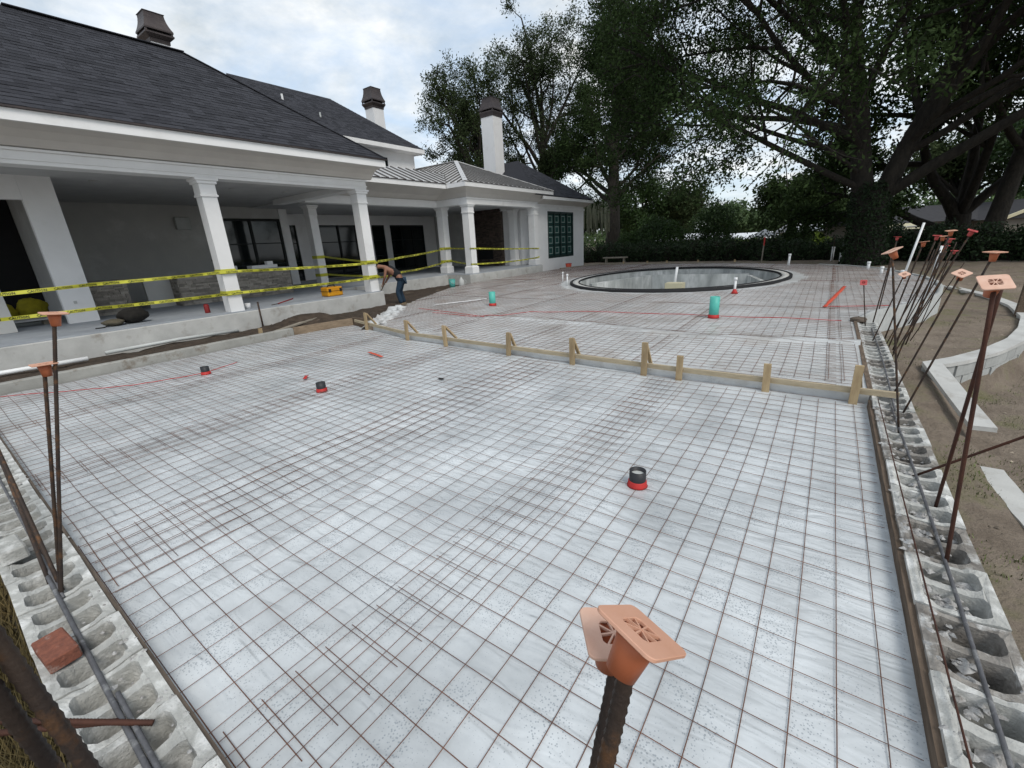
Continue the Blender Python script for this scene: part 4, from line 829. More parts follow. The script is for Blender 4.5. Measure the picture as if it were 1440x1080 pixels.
for i in range(30):
    y = 6.15 - .12 * i; x = 1.58 + .016 * i; z = float(np.mean([gz(x + q, y + w_) for q in (0, .1, .2) for w_ in (-.2, 0, .2)])) + .03
    for o_, h_ in ((0, -.15), (.0, 0), (.22, 0), (.222, -.15)): sp.v.append((x + o_ + .006 * fn(i, o_, .8, 4), y, z + h_))
for i in range(29):
    for k in range(3): sp.f.append((i * 4 + k, i * 4 + k + 1, i * 4 + k + 5, i * 4 + k + 4))
sp.f.append((3, 2, 1, 0)); ob('strip', sp, 'concrete', fs)
# ------------------------------------------------------------------ reinforcing bars and caps
def ribbed(a, b, r, ribs, bend=0):
    a, b = Vector(a), Vector(b); L = (b - a).length; pts, rs = [], []
    if ribs:
        n = int(L / .0055)
        for i in range(n + 1): t_ = i / n; pts.append(a.lerp(b, t_)); rs.append(r * (1.0 if i % 2 else 1.17))
        return MB().tube(pts, rs, 8)
    n = 8
    for i in range(n + 1):
        t_ = i / n; p = a.lerp(b, t_); p.x += bend * math.sin(math.pi * t_); pts.append(p); rs.append(r)
    return MB().tube(pts, rs, 7)
def make_cap(hw, hole, m_plate, m_sleeve):
    """plate with spoked hole; sleeve and spokes are its sub-parts"""
    n = 32; c = .25 * hw; op = []
    for qx, qy, a0 in ((1, 1, 0), (-1, 1, 90), (-1, -1, 180), (1, -1, 270)):
        for k in range(8): a = R(a0 + 90 * k / 7); op.append((qx * (hw - c) + c * math.cos(a), qy * (hw - c) + c * math.sin(a)))
    ip = [(hole * math.cos(math.atan2(y, x)), hole * math.sin(math.atan2(y, x))) for x, y in op]; mb = MB(); th = hw * .12
    for z in (0, th): mb.v += [(x, y, z) for x, y in op] + [(x, y, z) for x, y in ip]
    for i in range(n):
        j = (i + 1) % n; mb.f += [(i, n + i, n + j, j), (2 * n + i, 2 * n + j, 3 * n + j, 3 * n + i), (i, j, 2 * n + j, 2 * n + i), (n + i, 3 * n + i, 3 * n + j, n + j)]
    sp_ = MB()
    for k in range(4):
        a = math.pi * k / 4 + .2; sp_.bar((-hole * 1.02 * math.cos(a), -hole * 1.02 * math.sin(a), hw * .07 - k * .0002), (hole * 1.02 * math.cos(a), hole * 1.02 * math.sin(a), hw * .07 - k * .0002), hw * .055, hw * .09)
    return (mesh('safety_cap', mb, m_plate), mesh('spokes', sp_, m_plate),
            mesh('sleeve', MB().loops([(hole * .78, -hw * 1.25), (hole * .95, -hw * .5), (hole * 1.12, -.001), (hole * 1.02, -.001), (hole * .86, -hw * .5), (hole * .72, -hw * 1.2)], (0, 0, 0), False, 24), m_sleeve, (0, 0, 0), True),
            mesh('sleeve_floor', MB().loops([(hole * .84, -hw * .62), (hole * .84, -hw * .56)], (0, 0, 0), False, 24), m_sleeve))
CAPS = {'orange': make_cap(.0335, .0185, 'cap', 'capsleeve'), 'pale': make_cap(.055, .028, 'capdust', 'capsleeve'), 'big': make_cap(.055, .027, 'cap', 'capsleeve'), 'small': make_cap(.050, .025, 'cap', 'capsleeve'), 'red': make_cap(.05, .026, 'capred', 'capred'), 'dust': make_cap(.0335, .0185, 'capdust', 'capsleeve')}
CAPLAB = {'orange': 'tan spoked cap', 'dust': 'chalky tan spoked cap', 'pale': 'pale dusty spoked cap', 'big': 'orange square cap', 'small': 'terracotta square cap', 'red': 'red cap'}
def cap(kind, p, nrm, spin, bar, xdir=None):
    q = Vector(nrm).normalized().to_track_quat('Z', 'Y').to_matrix() @ Matrix.Rotation(spin, 3, 'Z')
    if xdir:
        n_ = Vector(nrm).normalized(); x_ = (Vector(xdir) - n_ * n_.dot(Vector(xdir))).normalized(); q = Matrix((x_, n_.cross(x_), n_)).transposed()
    ms = CAPS[kind]; pl = inst('safety_cap', ms[0], bar, Vector(p) - wloc(bar), q.to_euler()); bevel(pl, .0018); pl['label'] = CAPLAB[kind]
    for nm, me in zip(('spokes', 'sleeve', 'sleeve_floor'), ms[1:]): inst(nm, me, pl, (0, 0, 0))
    return pl
def rebar(a, b, r, label, group=None, m='rebar', ribs=False, bend=0):
    o = ob('rebar', ribbed(a, b, r, ribs, bend), m, None, True, a); return tag(o, label, 'rebar', group)
rb = rebar((-.215, -.06, .04), (-.101, .3015, 1.442), .0078, 'ribbed dark upright bar under the tilted tan cap above the mesh', ribs=True)
cap('orange', (-.0951, .3091, 1.4684), (.24, .48, .845), 0, rb, (.932, -.357, -.06))
rb = rebar((-.2005, -.0604, .04), (-0.1299, 0.3415, 1.3703), .0065, 'ribbed bar with chalky cap standing just behind the tan capped bar', ribs=True)
cap('dust', (-0.135, 0.3459, 1.4062), (.10, .10, 1), 0, rb, (.80, .59, 0))
# left pair and bent bars at the near wall
rb = rebar((-3.26, .04, .04), (-3.21, .43, 1.585), .008, 'tall dark bar with terracotta cap on the near block wall', ribs=True); cap('small', (-3.21, .433, 1.60), (.06, .12, 1), .5, rb)
rb = rebar((-3.28, .04, .04), (-3.25, .33, 1.335), .008, 'shorter dark bar with terracotta cap on the near block wall', ribs=True); cap('small', (-3.25, .332, 1.35), (-.02, .03, 1), 1.0, rb)
for i, (a, b) in enumerate((((-3.35, .06, .05), (-4.7, .10, 1.25)), ((-3.5, .03, .05), (-5.2, .12, .95)), ((-3.75, .05, .05), (-5.9, .12, .8)))):
    rebar(a, b, .011, ['long', 'middle', 'lowest'][i] + ' dark bar leaning out of the near block wall toward the porch', 'leaning bars on the near block wall', bend=.05)
rebar((-.395, .066, .04), (-.512, -.037, 1.58), .0060, 'thick ribbed bar standing in the near wall beside the other thick one', ribs=True)
rebar((-.79, .0, .04), (-.492, -.049, 1.56), .0060, 'thick ribbed bar leaning over the near block wall', ribs=True)
rebar((-.62, .05, .04), (-.80, -.13, 1.25), .0055, 'thin rusty ribbed bar between two thick bars', ribs=True, m='rebarred')
for a, b in (((-2.30, -.30, .30), (-1.93, .10, .09)), ((-2.22, -.34, .33), (-2.05, .02, .10))): rebar(a, b, .010, 'short rusty bar lying across the near block wall', 'short bars across the near wall', 'rebarred', True)
rebar((-9.0, .05, .092), (-3.2, .05, .088), .009, 'grey bar lying in the notches of the near block wall toward the porch', None, 'greyrebar')
rebar((-3.5, .035, .095), (-.4, .03, .09), .010, 'grey bar lying in the notches of the near block wall past the brick', None, 'greyrebar', True)
rebar((-2.2, .055, .10), (-.3, .05, .092), .009, 'second grey bar lapped beside another on the near block wall', None, 'greyrebar', True)
rebar((.715, .8, .09), (.70, 5.4, .092), .009, 'grout-splashed bar lying along the sand side block wall, nearer length', None, 'greyrebar', False, .02)
rebar((.72, 5.2, .1), (.76, 9.4, .10), .009, 'grout-splashed bar lying along the sand side block wall, farther length', None, 'greyrebar', False, .02)
rebar((.605, .9, .135), (.60, 5.4, .13), .004, 'thin rusty rod along the edge of the film by the sand side wall', None, 'rebarred')
def capped(a, b, r, kind, nrm, spin, lb, m='rebar'):
    rb = rebar(a, b, r, lb, None, m); d = (Vector(b) - Vector(a)).normalized(); cap(kind, Vector(b) + d * .03, nrm, spin, rb)
capped((.70, 9.78, .05), (.56, 9.8, .80), .0085, 'red', (.05, -.9, .55), 0, 'slim bar with red round-holed cap at the wall corner')
capped((.72, 4.75, .03), (.42, 4.80, 1.56), .0085, 'pale', (-.5, -.1, 1), .3, 'straight dark bar under a tilted pale cap rising from mid wall')
capped((.72, 8.5, .03), (.92, 8.5, 1.05), .0085, 'pale', (-.1, -.6, 1), .78, 'bar with pale cap leaning away beyond the form board')
capped((.74, 5.75, .03), (1.01, 5.7, 1.30), .0085, 'pale', (0, -.55, 1), .78, 'bar with pale diamond cap leaning toward the sand bed')
capped((.77, 5.2, .03), (1.07, 5.15, 1.51), .0085, 'big', (.02, -.05, 1), .2, 'thick bar with level orange cap leaning toward the hedge')
rebar((.78, 3.45, .03), (.68, 3.0, 1.49), .0095, 'rusty bar sharing the large pale cap, foot farther along the wall', None, 'rebarred')
capped((.74, 2.82, .03), (.632, 2.88, 1.50), .0095, 'pale', (.0, -.55, 1), .15, 'rusty bar under the large pale spoked cap', 'rebarred')
rebar((.72, 3.9, .04), (1.5, 3.6, .95), .0085, 'uncapped rusty bar leaning far out over the sand', None, 'rebarred')
rb = rebar((.86, 7.7, -.1), (1.35, 7.65, 1.63), .0085, 'bar with small red cap leaning over the planting bed'); cap('red', (1.36, 7.65, 1.66), (.35, -.2, 1), .3, rb)
FB = [((.97, 11.4, .0), (1.02, 11.4, 1.50), 'red'), ((.90, 8.9, .0), (1.09, 8.85, 1.48), 'big'), ((1.0, 9.3, -.3), (1.27, 9.2, 1.55), 'red'), ((1.07, 8.8, -.4), (1.33, 8.7, 1.62), 'big'), ((1.35, 10.3, -.35), (1.59, 10.3, 1.46), 'red'), ((1.57, 11.6, -.35), (1.76, 11.6, 1.30), 'red'), ((1.6, 12.4, -.3), (2.0, 12.3, 1.17), 'red'), ((.84, 10.4, .0), (.91, 10.4, 1.30), 'big'), ((1.15, 9.9, -.35), (1.42, 9.8, 1.52), 'big')]
for i, (a, b, kd) in enumerate(FB):
    kn = 'red' if kd == 'red' else 'orange'
    rb = rebar(a, b, .011, f'dark bar with {kn} cap in the bundle by the curved slab wall', f'{kn} capped bars in the bundle'); d = (Vector(b) - Vector(a)).normalized(); cap(kd, Vector(b) + d * .03, (random.uniform(-.1, .1), random.uniform(-.15, .05), 1), random.random(), rb)
for i in range(8):
    x = random.uniform(.9, 1.7); y = 9 + (x - .9) * 4 + random.uniform(-.5, .5); rebar((x, y, -.35), (x + random.uniform(.1, .45), y - .1, random.uniform(1.0, 1.4)), .0085, 'bare bar without cap among the bundle by the curved slab wall', 'bare bars in the bundle')
for x, y, h in ((.64, 29.0, 1.5), (1.16, 27.8, 1.45), (1.35, 26.8, 1.5), (.15, 29.3, 1.28)): rebar((x, y, -.1), (x - .05, y, h), .016, 'thin bare bar standing in front of the big oak trunk', 'bare bars before the oak')
o = ob('pvc_pole', MB().tube([(1.75, 16.4, .1), (1.95, 16.4, 1.74)], .028, 10), 'pvc', None, True, (1.75, 16.4, .1)); tag(o, 'taller white plastic pole leaning by the curved slab edge', 'pole')
o = ob('pvc_pole', MB().tube([(1.98, 13.9, .1), (2.05, 13.9, 1.24)], .030, 10), 'pvc', None, True, (1.98, 13.9, .1)); tag(o, 'shorter white plastic pole under red caps at the curved slab edge', 'pole')
o = ob('timber_post', MB().bar((3.6, 14.2, -.5), (3.62, 14.2, .85), .12, .12, (0, 1, 0)), 'woodgreyY', None, False, (3.6, 14.2, 0)); tag(o, 'dark square post behind the large pale cap', 'post')

# ------------------------------------------------------------------ caution tape
tx = bpy.data.curves.new('lettering', 'FONT'); tx.body = 'CAUTION'; tx.size = .062; tx.resolution_u = 1; tx.offset = .0016; txo = bpy.data.objects.new('lettering_source', tx); COL.objects.link(txo)
bpy.context.view_layer.update(); dgr = bpy.context.evaluated_depsgraph_get(); tme = bpy.data.meshes.new_from_object(txo.evaluated_get(dgr)); TV = [tuple(v_.co) for v_ in tme.vertices]; TF = [tuple(p.vertices) for p in tme.polygons]; bpy.data.objects.remove(txo); bpy.data.meshes.remove(tme)
tw = max(v_[0] for v_ in TV); th_ = max(v_[1] for v_ in TV)
def tape(pts, label, wd=.068, sag=.03, tilt=0):
    P3 = []
    for a, b in zip(pts[:-1], pts[1:]):
        a, b = Vector(a), Vector(b); L = (b - a).length; n = max(2, int(L / .2))
        for k in range(n): t_ = k / n; p = a.lerp(b, t_); p.z -= sag * L * .15 * 4 * t_ * (1 - t_); P3.append(p)
    P3.append(Vector(pts[-1])); ds = [0]
    for a, b in zip(P3[:-1], P3[1:]): ds.append(ds[-1] + (b - a).length)
    t = thing('caution_tape', label, 'caution tape', P3[0], 'yellow caution tapes')
    mb = MB()
    for i, p in enumerate(P3):
        tl = .012 * math.sin(i * .7 + tilt); mb.v += [(p.x + tl, p.y, p.z - wd / 2), (p.x - tl, p.y, p.z + wd / 2)]
    for i in range(len(P3) - 1): mb.f.append((2 * i, 2 * i + 2, 2 * i + 3, 2 * i + 1))
    b_ = ob('band', mb, 'yellowtape', t); b_.modifiers.new('solid', 'SOLIDIFY').thickness = .001
    lm = MB(); s_ = .05
    def at(s0, h): 
        p = [float(np.interp(s0, ds, [q[k] for q in P3])) for k in range(3)]; i = min(len(P3) - 2, max(0, int(np.searchsorted(ds, s0)) - 1)); d = (P3[i + 1] - P3[i]); nn_ = Vector((d.y, -d.x, 0)).normalized(); tl = .012 * math.sin((i + (s0 - ds[i]) / max(1e-6, ds[i + 1] - ds[i])) * .7 + tilt) * (1 - 2 * (h + .5)) ; return Vector((p[0] + tl, p[1], p[2] + h * wd)) + nn_ * .005
    while s_ + tw < ds[-1]:
        lm.add([at(s_ + v_[0], (v_[1] / th_ - .5) * .72) for v_ in TV], TF); s_ += tw + random.choice((.10, .10, .16))
    if lm.v: ob('lettering', lm, 'ink', t)['kind'] = 'stuff'
C2, C3, CX = (-12.66, 5.13), (-12.66, 9.62), -12.66
tape([(CX, -.6, 1.38), (CX, 2.44, 1.46), (CX, 4.9, 1.50), (CX, 5.3, 1.50), (CX, 9.4, 1.42), (CX, 9.83, 1.43)], 'upper yellow caution tape across the near porch columns', tilt=1)
tape([(CX, -.6, .98), (CX, 2.44, .96), (CX, 4.9, .95), (CX, 5.3, .95), (CX, 9.4, .93), (CX, 9.83, .94)], 'lower yellow caution tape across the near porch columns')
tape([(CX - .02, 9.86, 1.40), (-12.9, 9.88, 1.44), (-17.5, 10.95, 1.68), (-17.9, 10.98, 1.66)], 'upper yellow caution tape from the corner column to the inner column')
tape([(CX - .02, 9.86, .96), (-12.9, 9.88, .97), (-17.5, 10.95, .95), (-17.9, 10.98, .95)], 'lower yellow caution tape from the corner column to the inner column')
tape([(CX, 9.86, 1.46), (-14.0, 12.0, 1.50), (-16.35, 17.15, 1.72), (-16.35, 17.57, 1.71), (-14.4, 16.84, 1.66), (-14.4, 17.3, 1.65), (-14.4, 22.7, 1.43), (-14.4, 23.2, 1.42)], 'upper yellow caution tape from the corner column to the metal roofed bay')
tape([(CX, 9.86, .92), (-14.0, 12.0, .93), (-16.35, 17.15, 1.08), (-16.35, 17.57, 1.06), (-14.4, 16.84, .92), (-14.4, 17.3, .90), (-14.4, 22.7, .88), (-14.4, 23.2, .93)], 'lower yellow caution tape from the corner column to the metal roofed bay', sag=.06)
for (x, y, z, l) in ((-12.88, 9.62, 1.44, 'upper knot of yellow tape around the corner porch column'), (-12.88, 9.62, .95, 'lower knot of yellow tape around the corner porch column'), (-12.88, 5.13, 1.5, 'upper wrap of yellow tape on the porch column by the red can'), (-12.88, 5.13, .95, 'lower wrap of yellow tape on the porch column by the red can'), (-17.7, 10.75, 1.67, 'upper wrap of yellow tape on the inner porch column'), (-17.7, 10.75, .94, 'lower wrap of yellow tape on the inner porch column'), (-16.6, 17.35, 1.71, 'upper wrap of yellow tape on the set back bay column'), (-16.6, 17.35, 1.07, 'lower wrap of yellow tape on the set back bay column')):
    hw = .203 if y > 17 else .173; mb = MB()
    for k in range(3): mb.loops([(hw + .003 + .002 * k, -.05 + .02 * k), (hw + .004 + .002 * k, .02 + .025 * k)], (x, y, z))
    mb.f = [f for f in mb.f]; o = ob('tape_wrap', mb, 'yellowtape', None, False, (x, y, z)); tag(o, l, 'caution tape', 'tape wraps on columns')

# ------------------------------------------------------------------ worker
def skin(name, verts, edges, m, parent, loc, sub=2, root=0):
    me = bpy.data.meshes.new(name); me.from_pydata([tuple(Vector(v_[:3]) - Vector(loc)) for v_ in verts], edges, []); me.materials.append(M[m]); o = bpy.data.objects.new(name, me); COL.objects.link(o)
    o.modifiers.new('skin', 'SKIN').use_smooth_shade = True; s_ = o.modifiers.new('sub', 'SUBSURF'); s_.levels = sub; s_.render_levels = sub
    for i, v_ in enumerate(verts):
        me.skin_vertices[0].data[i].radius = (v_[3], v_[4] if len(v_) > 4 else v_[3])
    me.skin_vertices[0].data[root].use_root = True
    if parent: o.parent = parent; o.location = Vector(loc) - wloc(parent)
    else: o.location = loc
    return o
WL = (-12.15, 10.2, -.08); wx = Vector(WL); fd = Vector((-.806, -.59, 0)); sd_ = Vector((.59, -.806, 0))   # facing, right side
def wp(f_, s_, z_, *r): p = wx + fd * f_ + sd_ * s_ + Vector((0, 0, z_)); return (p.x, p.y, p.z, *r)
bodyV = [wp(-.12, 0, .93, .13, .15), wp(.08, 0, 1.12, .12, .14), wp(.28, 0, 1.27, .13, .16), wp(.40, 0, 1.33, .085), wp(.50, 0, 1.36, .06), wp(.60, 0, 1.37, .09, .085), wp(.68, 0, 1.36, .085, .08),
    wp(.33, .19, 1.27, .06), wp(.38, .24, 1.02, .045), wp(.50, .12, .82, .034), wp(.53, .09, .74, .028), wp(.33, -.19, 1.27, .06), wp(.36, -.25, 1.02, .045), wp(.44, -.10, .86, .034), wp(.47, -.06, .80, .028),
    wp(-.10, .10, .88, .09), wp(.03, .12, .48, .062), wp(-.06, .13, .09, .042), wp(-.10, -.10, .88, .09), wp(.0, -.14, .48, .062), wp(-.10, -.15, .09, .042)]
bodyE = [(0, 1), (1, 2), (2, 3), (3, 4), (4, 5), (5, 6), (2, 7), (7, 8), (8, 9), (9, 10), (2, 11), (11, 12), (12, 13), (13, 14), (0, 15), (15, 16), (16, 17), (0, 18), (18, 19), (19, 20)]
wk = skin('person', bodyV, bodyE, 'skin', None, WL); tag(wk, 'person in black tank top and blue jeans bending over a shovel beside the porch', 'person')
skin('jeans', [wp(-.14, 0, .97, .155, .165), wp(-.11, .10, .86, .115), wp(.04, .12, .48, .085), wp(-.05, .13, .08, .075), wp(-.11, -.10, .86, .115), wp(.01, -.14, .48, .085), wp(-.09, -.15, .08, .075)], [(0, 1), (1, 2), (2, 3), (0, 4), (4, 5), (5, 6)], 'jeans', wk, WL)
skin('tank_top', [wp(-.10, 0, .98, .15, .165), wp(.08, 0, 1.13, .14, .158), wp(.26, 0, 1.265, .142, .165), wp(.33, 0, 1.30, .10, .13)], [(0, 1), (1, 2), (2, 3)], 'tank', wk, WL)
skin('hair', [wp(.60, 0, 1.42, .085, .08), wp(.69, 0, 1.40, .07)], [(0, 1)], 'hair', wk, WL)
skin('cap_brim', [wp(.70, 0, 1.38, .055, .02), wp(.80, 0, 1.34, .05, .015)], [(0, 1)], 'hair', wk, WL, 1)
for s_ in (.13, -.15): skin('boot', [wp(-.16 + (.03 if s_ > 0 else 0), s_, .05, .055, .05), wp(.08 + (.03 if s_ > 0 else 0), s_, .035, .05, .036)], [(0, 1)], 'boot', wk, WL, 1)
for s_, f_, z_ in ((.09, .53, .74), (-.06, .47, .80)):    # five fingers closed round the handle
    for k in range(4): skin('finger', [wp(f_ + .01, s_ + .02, z_ - .012 * k, .010), wp(f_ + .05, s_ - .0, z_ - .012 * k - .01, .009), wp(f_ + .03, s_ - .035, z_ - .012 * k - .012, .008)], [(0, 1), (1, 2)], 'skin', wk, WL, 1)
    skin('finger', [wp(f_, s_ - .01, z_ + .01, .011), wp(f_ + .03, s_ - .035, z_ + .0, .009)], [(0, 1)], 'skin', wk, WL, 1)
t = thing('shovel', 'long handled shovel held by the bending worker', 'shovel', wp(.8, .05, 0)[:3]); ob('shaft', MB().tube([wp(.42, -.10, .92)[:3], wp(.83, .16, .22)[:3]], .018, 8), 'bagtan', t, True)
ob('blade', MB().add([wp(.80, .10, .25)[:3], wp(.90, .20, .20)[:3], wp(.98, .22, -.02)[:3], wp(.88, .26, -.06)[:3], wp(.84, .10, .0)[:3], wp(.80, .10, .24)[:3], wp(.90, .20, .19)[:3], wp(.97, .22, -.03)[:3], wp(.87, .26, -.07)[:3], wp(.83, .10, -.01)[:3]], [(0, 1, 2, 3, 4), (9, 8, 7, 6, 5), (0, 5, 6, 1), (1, 6, 7, 2), (2, 7, 8, 3), (3, 8, 9, 4), (4, 9, 5, 0)]), 'rebar', t)

# ------------------------------------------------------------------ trees
def grow(mb, tips, p, d, L, r, depth, rr, up=.08, wig=.25, split=(5, 7), ratio=.55, nseg=6, shape=None, minr=.012):
    if shape and not shape(Vector(p)): return
    pts = [Vector(p)]; rs = [r]; d = Vector(d).normalized(); stops = []
    for i in range(nseg):
        d = (d + Vector((rr.uniform(-1, 1), rr.uniform(-1, 1), rr.uniform(-1, 1))) * wig * .5 + Vector((0, 0, up))).normalized(); 
        if shape and i and not shape(pts[-1] + d * L / nseg): break
        pts.append(pts[-1] + d * L / nseg); rs.append(max(minr, r * (1 - .72 * (i + 1) / nseg))); stops.append((pts[-1].copy(), d.copy(), rs[-1]))
    if len(pts) < 2: return
    mb.tube(pts, rs, 8 if depth > 1 else 5 if depth else 4, False)
    if depth == 0:
        tips += pts[1:]; return
    if depth == 1: tips += pts[2:]
    if depth == 2: tips += pts[4:]
    n = rr.randint(*split)
    for k in range(n):
        t_ = .25 + .75 * (k + rr.random()) / n; i = min(len(stops) - 1, int(t_ * nseg)); q, dd, r0 = stops[i]
        side = dd.cross(Vector((rr.uniform(-1, 1), rr.uniform(-1, 1), rr.uniform(-1, 1)))).normalized(); nd = (dd * rr.uniform(.35, .8) + side * rr.uniform(.6, 1.0)).normalized()
        grow(mb, tips, q, nd, L * ratio * rr.uniform(.7, 1.25), max(minr, min(r0 * .75, r * .5)), depth - 1, rr, up * .7, wig * 1.15, split, ratio, 5, shape, minr)
def tree(name, label, base, trunk, limbs, leaf, nleaf, lsize, spread, seed, group=None, split=(5, 7), ratio=.55, up=.08, extra=(), droop=0, shape=None):
    rr = random.Random(seed); t = thing(name, label, 'tree', base, group); mb = MB(); tips = []
    mb.tube([p for p, _ in trunk], [r for _, r in trunk], 14, False)
    for e_ in extra: mb.tube([q[:3] for q in e_], [q[3] for q in e_], 12, False)
    for (p, d, L, r) in limbs: grow(mb, tips, p, d, L, r, 2, rr, up, .28, split, ratio, 7, shape)
    ob('trunk', mb, 'bark', t, True)
    T = np.array([tuple(p) for p in tips]); idx = rng.integers(0, len(T), nleaf); off = rng.normal(size=(nleaf, 3)) * spread; off[:, 2] *= .75; off[:, 2] -= droop * np.abs(rng.normal(size=nleaf))
    P_ = T[idx] + off - np.array(base); me = leafmesh('crown', P_, lsize, leaf); o = bpy.data.objects.new('crown', me); COL.objects.link(o); o.parent = t; return t, T
def crown_tree(label, base, top, ctr, rad, r0, nl, leaf, nleaf, lsize, spread, seed, low=None):
    """forked tree whose limbs reach into an uneven ellipsoid crown"""
    rr = random.Random(seed); C = Vector(ctr); Rd = Vector(rad)
    def inside(p):
        d = p - C; return (d.x / Rd.x) ** 2 + (d.y / Rd.y) ** 2 + (d.z / Rd.z) ** 2 < 1.0 + .35 * noise.noise(p * .35) or p.z < C.z - Rd.z * .6
    limbs = []; B0, T0 = Vector(base), Vector(top)
    for k in range(nl):
        while True:
            v = Vector((rr.uniform(-1, 1), rr.uniform(-1, 1), rr.uniform(-1, 1)))
            if .45 < v.length < .95: break
        tgt = C + Vector((v.x * Rd.x, v.y * Rd.y, v.z * Rd.z)); f_ = min(1, max(.35, .55 + .5 * v.z)); st_ = B0.lerp(T0, f_); d = tgt - st_; limbs.append((st_, d, d.length * 1.05, max(.07, r0 * .42 * rr.uniform(.6, 1))))
    return tree('oak_tree', label, base, [(B0 - Vector((0, 0, .3)), r0 * 1.3), (B0.lerp(T0, .12), r0), (B0.lerp(T0, .5), r0 * .75), (B0.lerp(T0, .8), r0 * .5), (T0, r0 * .3)], limbs, leaf, nleaf, lsize, spread, seed, split=(5, 7), ratio=.38, up=.02, shape=inside)
# big live oak
def oak_shape(p):
    v = p - Vector((1.2, 27.3, 0)); s_ = v.x * -.806 + v.y * -.59; q_ = v.x * -.59 + v.y * .806; dd = math.hypot(p.x, p.y)
    lo = 1.82 + .085 * dd if s_ > 1.5 or s_ < -3 else 1.0
    if s_ > 3.5: lo = 1.82 + .095 * dd
    if s_ > 8: lo = 1.82 + .06 * dd
    return s_ < 11.5 - .25 * max(0, 9 - p.z) * 0 and q_ > -9 and p.z > lo
ok = (1.4, 27.2, -.15)
FL = [(1.1, 27.4, 2.2, .48), (.62, 27.5, 4.3, .40), (.32, 27.7, 6.3, .33), (-.25, 27.9, 9, .24), (-.7, 27.8, 12, .14), (-1.0, 27.9, 15, .05)]
FR = [(1.4, 27.5, 2.2, .44), (2.0, 27.7, 4.5, .36), (2.75, 27.95, 6.8, .29), (3.4, 28.2, 9.3, .2), (4.3, 28.3, 12, .12), (4.8, 28.4, 15, .05)]
def on(F, z): zs = [q[2] for q in F]; return tuple(float(np.interp(z, zs, [q[i] for q in F])) for i in range(3))
tree('oak_tree', 'massive spreading oak with ivy clad trunk behind the bars and hedge', ok,
     [((1.4, 27.2, -.4), 1.0), ((1.4, 27.2, .3), .76), ((1.3, 27.3, 1.6), .66), ((1.2, 27.5, 2.7), .66), ((1.1, 27.5, 3.4), .42)],
     [(on(FL, 3.3), (-0.78, -0.52, 0.3), 12, 0.15), (on(FL, 5.4), (-0.8, -0.5, 0.45), 12, 0.18), (on(FL, 5.0), (-0.4, -0.8, 0.5), 12, 0.16), (on(FL, 6.0), (-0.2, 0.8, 0.6), 10, 0.18), (on(FL, 5.8), (-0.95, 0.1, 0.4), 12, 0.17), (on(FL, 3.9), (-0.6, -0.75, 0.3), 9, 0.1), (on(FL, 7.5), (-0.55, -0.35, 0.7), 11, 0.18), (on(FL, 4.6), (-0.9, -0.15, 0.34), 11, 0.13), (on(FL, 6.4), (-0.65, -0.6, 0.35), 12, 0.16), (on(FL, 6.8), (-0.7, 0.6, 0.4), 11, 0.15), (on(FL, 8.2), (-0.85, -0.3, 0.45), 11, 0.15), (on(FL, 9.5), (-0.3, -0.7, 0.6), 9, 0.12), (on(FL, 7.0), (0.3, -0.8, 0.7), 11, 0.15), (on(FL, 10.5), (0.2, -0.3, 0.8), 8, 0.1), (on(FL, 8.8), (-0.6, 0.3, 0.7), 9, 0.12), (on(FL, 9.8), (-0.8, -0.4, 0.6), 9, 0.11), (on(FR, 2.9), (0.85, -0.1, 0.72), 12, 0.26), (on(FR, 5.0), (0.4, -0.85, 0.55), 12, 0.17), (on(FR, 5.2), (0.8, 0.5, 0.5), 11, 0.18), (on(FR, 4.6), (0.9, -0.4, 0.4), 11, 0.16), (on(FR, 6.4), (0.6, 0.1, 0.8), 11, 0.17), (on(FR, 5.8), (0.7, -0.7, 0.3), 10, 0.14), (on(FR, 7.4), (0.5, -0.6, 0.6), 10, 0.15), (on(FR, 8.4), (-0.1, -0.75, 0.7), 10, 0.13), (on(FR, 9.0), (0.8, -0.2, 0.6), 9, 0.13), (on(FR, 6.0), (-0.1, 0.7, 0.8), 10, 0.15), (on(FR, 10), (0.3, 0.2, 0.9), 8, 0.1), (on(FR, 9.6), (0.4, -0.8, 0.4), 9, 0.11)],
     'leafA', 190000, .086, .31, 11, split=(6, 8), ratio=.48, up=.015, shape=oak_shape, extra=(FL, FR))
# ivy on its trunk
iv = []
for i in range(5200):
    z = random.uniform(-.2, 3.6); a = random.uniform(0, 6.283); r = float(np.interp(z, [-.2, .4, 1.6, 2.7, 3.6], [.9, .78, .68, .70, .5])) + random.uniform(0, .14); iv.append((1.4 - .08 * z + r * math.cos(a), 27.2 + .1 * z + r * math.sin(a), z))
o = bpy.data.objects.new('ivy', leafmesh('ivy', iv, .07, 'leafD')); COL.objects.link(o); tag(o, 'ivy climbing the massive oak trunk', 'ivy'); o['kind'] = 'stuff'
crown_tree('tall forked oak standing beside the side wing of the house', (-15.2, 36.4, -.1), (-16.9, 40.2, 13.5), (-17.3, 41.0, 11.9), (5.6, 5.6, 9.4), .62, 24, 'leafA', 95000, .105, .34, 5)
crown_tree('airy tall oak behind the bay chimney, with gaps of sky', (-26.6, 43.8, -.1), (-27.6, 46.0, 15.5), (-28.2, 47.0, 16.6), (6.4, 6.4, 9.6), .6, 20, 'leafB', 62000, .115, .36, 8)
crown_tree('airy low branching oak to the porch side of the bay chimney', (-30.0, 38.4, -.1), (-31.8, 39.4, 11.5), (-33.0, 39.3, 13.0), (5.3, 5.3, 6.9), .5, 16, 'leafB', 42000, .115, .34, 9)
